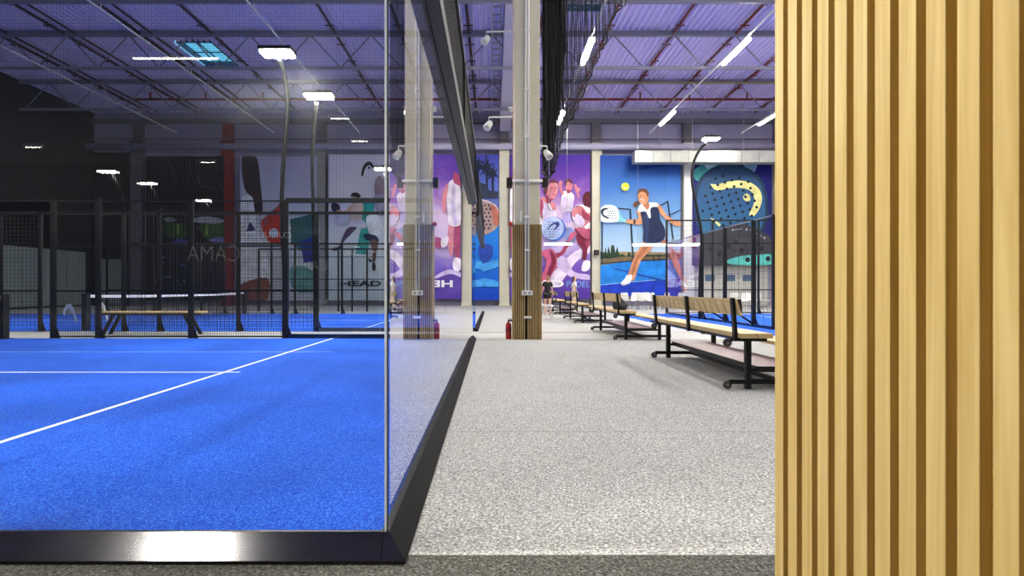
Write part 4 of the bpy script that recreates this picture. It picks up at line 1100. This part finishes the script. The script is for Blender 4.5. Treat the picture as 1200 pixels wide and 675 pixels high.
# shiny rectangular duct
t = thing('ventilation_duct', 'long shiny silver rectangular duct hanging above the blue player and racket banners', 'duct', (11, 34.4, 8.9))
a, q = P(742, 191.5, 34.4), P(910, 178, 34.4)
dm = mat('bare_galvanised_duct', (176, 178, 172), .38, .4, noise=(2, .12))
obj('duct_run', MB().box(a.x, 20.5, 34.05, 34.75, a.z, q.z), dm, t, bevel=.01)
sm = MB()
for k in range(12):
    xx = a.x+.02+k*1.05
    if xx < 20.3: sm.box(xx, xx+.05, 34.02, 34.78, a.z-.02, q.z+.02)
obj('flange', sm, galv, t)
for u_ in (1.6, 6.6): obj('strap', MB().box(a.x+u_, a.x+u_+.03, 34.35, 34.4, q.z, 12.05), galv, t)
# cable tray
tr_ = MB().box(-.02, .02, 14, 35, 11.0, 11.07).box(.28, .32, 14, 35, 11.0, 11.07)
y = 14.2
while y < 35: tr_.box(.0, .3, y-.02, y+.02, 11.0, 11.03); y += .6
tag(obj('cable_tray', tr_, galv), 'ladder cable tray running lengthwise under the roof left of the column', 'cable tray')

# linear pendants over the seating area
def pendant(pxa, pxb, py, d, label):
    a, q = P(pxa, py, d), P(pxb, py, d); xm = (a.x+q.x)/2; L_ = q.x-a.x
    t = thing('pendant_light', label, 'light', (xm, d, a.z), 'linear pendants')
    obj('body', MB().box(a.x, q.x, d-.12, d+.12, a.z+.06, a.z+.11), white_paint, t, bevel=.02)
    obj('diffuser', MB().box(a.x+.03, q.x-.03, d-.11, d+.11, a.z-.04, a.z+.06), pend_glow, t, bevel=.03)
    obj('suspension_wire', MB().tube([(a.x+.3, d, a.z+.1), (a.x+.3, d, 12.0)], .008, 5).tube([(q.x-.3, d, a.z+.1), (q.x-.3, d, 12.0)], .008, 5), galv, t)
pendant(637, 671, 286.5, 31.4, 'thin lit pendant hanging before the purple banner')
pendant(741, 818, 287.5, 31.4, 'long lit pendant hanging before the blue player banner')

# white shell chairs around the back wall
def make_chair():
    t = thing('shell_chair', 'white shell chair', 'chair', (0, 0, 0), 'white shell chairs')
    mb = MB(); vs = []; fs = []; U, V = 10, 12
    prof = [(-.24, .43), (-.18, .44), (-.05, .445), (.08, .44), (.16, .445), (.21, .48), (.235, .56), (.25, .66), (.265, .76), (.27, .83), (.268, .87)]
    for j, (py_, pz_) in enumerate(prof):
        w = .235 if j < 6 else .235*(1-.25*((j-5)/6)**2)
        if j == len(prof)-1: w *= .7
        for i in range(U+1):
            s = -1+2*i/U
            vs.append((w*s, py_-(.06*s*s if j >= 5 else 0), pz_+(.05*s*s if j < 6 else 0)))
    for j in range(len(prof)-1):
        for i in range(U): fs.append((j*(U+1)+i, j*(U+1)+i+1, (j+1)*(U+1)+i+1, (j+1)*(U+1)+i))
    mb.add(vs, fs, None, True)
    o = obj('seat_shell', mb, white_plastic, t)
    so = o.modifiers.new('thickness', 'SOLIDIFY'); so.thickness = .014
    for sx in (-1, 1):
        for sy in (-1, 1):
            obj('leg', MB().tube([(sx*.13, sy*.12, .435), (sx*.22, sy*.22, 0)], .013, 6), galv, t)
    return t
ch = make_chair()
spots = []
for px, yy, r in ((734, 29.5, 2.4), (743, 30.2, -.6), (752, 29.3, 2.9), (760, 30.1, .3), (769, 29.4, 1.8), (778, 30.2, -1.2), (787, 29.5, .9), (797, 30.2, 3.3), (862, 30, 2.6), (873, 29.2, -.7), (886, 30, .5), (895, 29.4, 1.4), (640, 20.6, 1.3)):
    spots.append((P(px, 0, yy).x, yy, r))
for i, (x, y, r) in enumerate(spots):
    c = ch if i == 0 else copy_tree(ch)
    c.location = (x, y, 0); c.rotation_euler = (0, 0, r)
    if i < 8: c['label'] = '%s white shell chair from the left in the cluster under the blue player banner' % ['first', 'second', 'third', 'fourth', 'fifth', 'sixth', 'seventh', 'eighth'][i]
    elif i < 12: c['label'] = '%s white shell chair from the left seen through the right court fence' % ['first', 'second', 'third', 'fourth'][i-8]
    else: c['label'] = 'lone white shell chair just right of the slatted column'; c['group'] = 'white shell chair by the column'
for o_ in list(COL.objects):
    if 'right court fence' in o_.get('label', ''): o_['group'] = 'white shell chairs behind the right fence'

# wall speaker on the column between the banners
t = thing('wall_speaker', 'small black speaker on the pale column left of the blue player banner', 'speaker', P(699, 297, 35.3))
c = P(699, 296, 35.28)
obj('cabinet', MB().box(c.x-.14, c.x+.14, 35.14, 35.4, c.z-.16, c.z+.16), black_metal, t, bevel=.01)
obj('grille', MB().box(c.x-.12, c.x+.12, 35.12, 35.14, c.z-.14, c.z+.14), black_wire, t)

# emblem plates by the left net
def emblem(px, py, d, label):
    q = [(-6, 5), (-4.5, -2), (-2, -6), (2, -7), (5, -4), (7, 2), (10, 14), (8, 14), (5, 4), (2.5, 0), (-.5, -1), (-3, 2), (-4, 6)]
    mb = MB(); pts = spline([(px+a, py+b_) for a, b_ in q], 4)
    vs = [P(a, b_, d) for a, b_ in pts]; n = len(vs)
    vs2 = [(v.x, d+.012, v.z) for v in vs]
    mb.add([tuple(v) for v in vs]+vs2, [tuple(range(n)), tuple(range(2*n-1, n-1, -1))]+[(i, (i+1) % n, n+(i+1) % n, n+i) for i in range(n)])
    return mb
obj('emblem', emblem(80, 363, 14.4, ''), mat('frosted_white', (150, 168, 205), .6), e2)['label'] = 'pale arched emblem'
obj('emblem', emblem(117, 361, 14.4, ''), line_white, e2)['label'] = 'white arched emblem'

# sign lettering on the wall behind the camera, read mirrored in the front glass
def wall_sign(body, xl, xr, z0, z1, strength, label, bold):
    vs, fs, w = text_mesh(body, z1-z0, 1, bold); k = (xr-xl)/w
    # faces +y, reads correctly for someone looking at that wall
    mb = MB().add([(xr-v[0]*k, YF+.06, z0+v[1]) for v in vs], [tuple(reversed(f)) for f in fs])
    o = obj('wall_sign', mb, mat('lit_letters_'+body.lower(), (235, 235, 230), .5, emit=strength)); so = o.modifiers.new('depth', 'SOLIDIFY'); so.thickness = .03
    tag(o, label, 'sign')
dv_ = YG*2-YF
wall_sign('CUPRA', (307-CX)*dv_/F, (342-CX)*dv_/F, H+(CY-279)*dv_/F, H+(CY-272)*dv_/F, 1.1, 'wide lit lettering CUPRA mirrored in the front glass', .0)
wall_sign('CAMA', (220-CX)*dv_/F, (281-CX)*dv_/F, H+(CY-306)*dv_/F, H+(CY-288)*dv_/F, .3, 'large thin lettering CAMA mirrored in the front glass', -.02)

# ------------------------------------------------------------------ people
def skinned(name, joints, edges, m, parent, sub=2):
    me = bpy.data.meshes.new(name); me.from_pydata([tuple(j[0]) for j in joints], edges, []); me.materials.append(m)
    o = bpy.data.objects.new(name, me); COL.objects.link(o); o.parent = parent
    sk = o.modifiers.new('skin', 'SKIN'); sk.use_smooth_shade = True
    if not me.skin_vertices: me.skin_vertices.new()
    for v, j in zip(me.skin_vertices[0].data, joints):
        r = j[1]; v.radius = r if isinstance(r, tuple) else (r, r)
    me.skin_vertices[0].data[0].use_root = True
    sb = o.modifiers.new('smooth', 'SUBSURF'); sb.levels = sub; sb.render_levels = sub
    return o
def person(label, loc, rz, ht, skin_c, hair_c, top_c, bottom_c, legs_c, skirt, long_hair=True, stride=.12, arm=.1, sleeves=True):
    t = thing('person', label, 'person', loc); t.rotation_euler = (0, 0, rz); k = ht/1.68
    J = []; E = []; ix = {}
    def j(n, x, y, z, r, p=None):
        ix[n] = len(J); J.append((Vector((x, y, z))*k, tuple(q*k for q in r) if isinstance(r, tuple) else r*k))
        if p: E.append((ix[p], ix[n]))
    j('pel', 0, 0, .93, (.125, .095)); j('waist', 0, 0, 1.06, (.105, .08), 'pel'); j('chest', 0, .0, 1.24, (.13, .095), 'waist'); j('neckb', 0, .0, 1.38, (.075, .06), 'chest')
    j('neck', 0, -.01, 1.44, .047, 'neckb'); j('jaw', 0, -.03, 1.50, (.055, .06), 'neck'); j('head', 0, -.02, 1.575, (.074, .09), 'jaw'); j('crown', 0, -.01, 1.65, (.055, .065), 'head')
    for s, n in ((-1, 'l'), (1, 'r')):
        sw = stride*s
        j(n+'hip', .085*s, 0, .87, .085, 'pel'); j(n+'knee', .09*s, -sw*.6-.01, .48, .054, n+'hip'); j(n+'calf', .09*s, -sw*.6+.01+.03*s, .34, .05, n+'knee'); j(n+'ank', .09*s, -sw+.05*(s < 0), .075, .032, n+'calf')
        j(n+'heel', .09*s, -sw+.03, .035, .03, n+'ank'); j(n+'toe', .10*s, -sw-.15, .025, .026, n+'ank')
        j(n+'sh', .165*s, 0, 1.345, .05, 'neckb'); j(n+'elb', .205*s, .03+arm*.3*s, 1.08, .036, n+'sh'); j(n+'wri', .215*s, -.08-arm*s, .87, .025, n+'elb')
        j(n+'palm', .215*s, -.10-arm*s, .82, (.018, .032), n+'wri')
        for q in range(4):
            dy = (-.03+.019*q)
            j(n+'f%d' % q, .215*s, -.105-arm*s+dy, .775, .009, n+'palm'); j(n+'g%d' % q, .208*s, -.11-arm*s+dy, .735+.008*abs(q-1.2), .008, n+'f%d' % q)
        j(n+'th', .205*s, -.145-arm*s, .80, .010, n+'palm'); j(n+'tt', .2*s, -.155-arm*s, .765, .008, n+'th')
    body = skinned('body', J, E, skin_c, t)
    # clothing
    def sub(names, grow, extra=()):
        jj = []; ee = []; im = {}
        for n_, p_, f_ in names:
            v, r = J[ix[n_]]; r = tuple(q*f_+grow*k for q in r) if isinstance(r, tuple) else r*f_+grow*k
            im[n_] = len(jj); jj.append((v, r))
            if p_: ee.append((im[p_], im[n_]))
        return jj, ee
    a, e = sub([('pel', None, 1), ('waist', 'pel', 1), ('chest', 'waist', 1), ('neckb', 'chest', .95), ('lsh', 'neckb', 1), ('rsh', 'neckb', 1)], .014)
    a.append((J[ix['pel']][0]-Vector((0, 0, .09*k)), (.142*k, .108*k))); e.append((0, len(a)-1))
    if sleeves:
        for n_ in ('l', 'r'):
            q = J[ix[n_+'sh']][0]*.4+J[ix[n_+'elb']][0]*.6; a.append((q, .062*k)); e.append(({'l': 4, 'r': 5}[n_], len(a)-1))
    skinned('top', a, e, top_c, t)
    a, e = sub([('pel', None, 1.02), ('lhip', 'pel', 1.05), ('rhip', 'pel', 1.05)], .014)
    for n_ in ('l', 'r'):
        q = J[ix[n_+'hip']][0]*.5+J[ix[n_+'knee']][0]*.5
        a.append((q, .078*k)); e.append(({'l': 1, 'r': 2}[n_], len(a)-1))
    if skirt:
        o = obj('skirt', MB().lathe([(.13*k, 0), (.15*k, -.1*k), (.185*k, -.28*k), (.18*k, -.28*k), (.12*k, 0)], (0, 0, 0), 22), bottom_c, None)
        o.parent = t; o.location = (0, 0, .66*k) if False else o.location
        o.location = (0, 0, .72*k)
    else:
        skinned('shorts', a, e, bottom_c, t)
    if legs_c is not None:
        for n_ in ('l', 'r'):
            a, e = sub([(n_+'hip', None, 1), (n_+'knee', n_+'hip', 1.1), (n_+'calf', n_+'knee', 1.15), (n_+'ank', n_+'calf', 1.3)], .012)
            skinned('trouser_leg', a, e, legs_c, t)
    for n_ in ('l', 'r'):
        a, e = sub([(n_+'ank', None, 1.0), (n_+'heel', n_+'ank', 1.15), (n_+'toe', n_+'ank', 1.25)], .008)
        skinned('shoe', a, e, white_plastic, t)
    hd = [(Vector((0, .0, 1.655))*k, (.07*k, .075*k)), (Vector((0, .03, 1.60))*k, (.084*k, .075*k)), (Vector((0, .055, 1.52))*k, (.072*k, .045*k)), (Vector((0, .06, 1.40 if long_hair else 1.48))*k, (.06*k, .03*k)), (Vector((0, .065, 1.25 if long_hair else 1.46))*k, (.035*k, .02*k))]
    skinned('hair', hd, [(0, 1), (1, 2), (2, 3), (3, 4)], hair_c, t)
    fc = MB()
    fc.lathe([(.004*k, .03*k), (.013*k, .0), (.008*k, -.012*k)], Vector((0, -.112, 1.555))*k, 8)
    obj_ = bpy.data.objects.new('nose', fc.mesh('nose', skin_c)); COL.objects.link(obj_); obj_.parent = t
    ey = MB()
    for s in (-1, 1): ey.lathe([(.009*k, 0), (.009*k, .006*k)], Vector((.03*s, -.097, 1.583))*k, 8, axis=(0, -1, 0))
    obj_ = bpy.data.objects.new('eye', ey.mesh('eye', mat('dark_eye', (30, 22, 20), .3))); COL.objects.link(obj_); obj_.parent = t
    mo = MB().box(-.022*k, .022*k, -.098*k, -.09*k, 1.517*k, 1.525*k)
    obj_ = bpy.data.objects.new('mouth', mo.mesh('mouth', mat('lip', (150, 80, 78), .5))); COL.objects.link(obj_); obj_.parent = t
    return t
sk1 = mat('light_skin', (214, 166, 140), .55); hr1 = mat('brown_hair', (74, 48, 36), .6)
y = 23.0
person('person in black top and black shorts standing with back turned, right of the slatted column', (P(641.5, 0, y).x, y, 0), pi+.2, 1.62, sk1, mat('light_brown_hair', (150, 104, 84), .6), mat('black_shirt', (22, 22, 24), .8), mat('black_shorts', (18, 18, 20), .8), None, False, False, .04, .05)
y = 27.6
person('person with long dark hair, white top and beige trousers walking past the purple banner', (P(673, 0, y).x, y, 0), 1.75, 1.68, sk1, hr1, mat('white_shirt', (232, 228, 224), .8), mat('beige_cloth', (206, 186, 164), .8), mat('beige_cloth', (206, 186, 164), .8), False, True, .16, .08)

# ------------------------------------------------------------------ world, camera, view
w = bpy.data.worlds.new('World'); S.world = w; w.use_nodes = True
bg = w.node_tree.nodes['Background']; bg.inputs[0].default_value = lin((120, 190, 215)); bg.inputs[1].default_value = 2.4
cam_d = bpy.data.cameras.new('camera'); cam_o = bpy.data.objects.new('camera', cam_d); COL.objects.link(cam_o)
cam_o.location = (0, 0, H); cam_o.rotation_euler = (pi/2, 0, 0)
cam_d.sensor_fit = 'HORIZONTAL'; cam_d.sensor_width = 36; cam_d.lens = F/1200*36
cam_d.shift_x = (600-CX)/1200; cam_d.shift_y = -(337.5-CY)/1200
cam_d.clip_start = .02; cam_d.clip_end = 200
S.camera = cam_o
S.view_settings.view_transform = 'Standard'; S.view_settings.look = 'None'; S.view_settings.gamma = 1; S.view_settings.use_curve_mapping = False
S.view_settings.exposure = 0.0
cy = S.cycles
cy.use_denoising = True
cy.max_bounces = 10; cy.diffuse_bounces = 4; cy.glossy_bounces = 5; cy.transparent_max_bounces = 40; cy.transmission_bounces = 6
cy.sample_clamp_indirect = 8; cy.caustics_reflective = False; cy.caustics_refractive = False
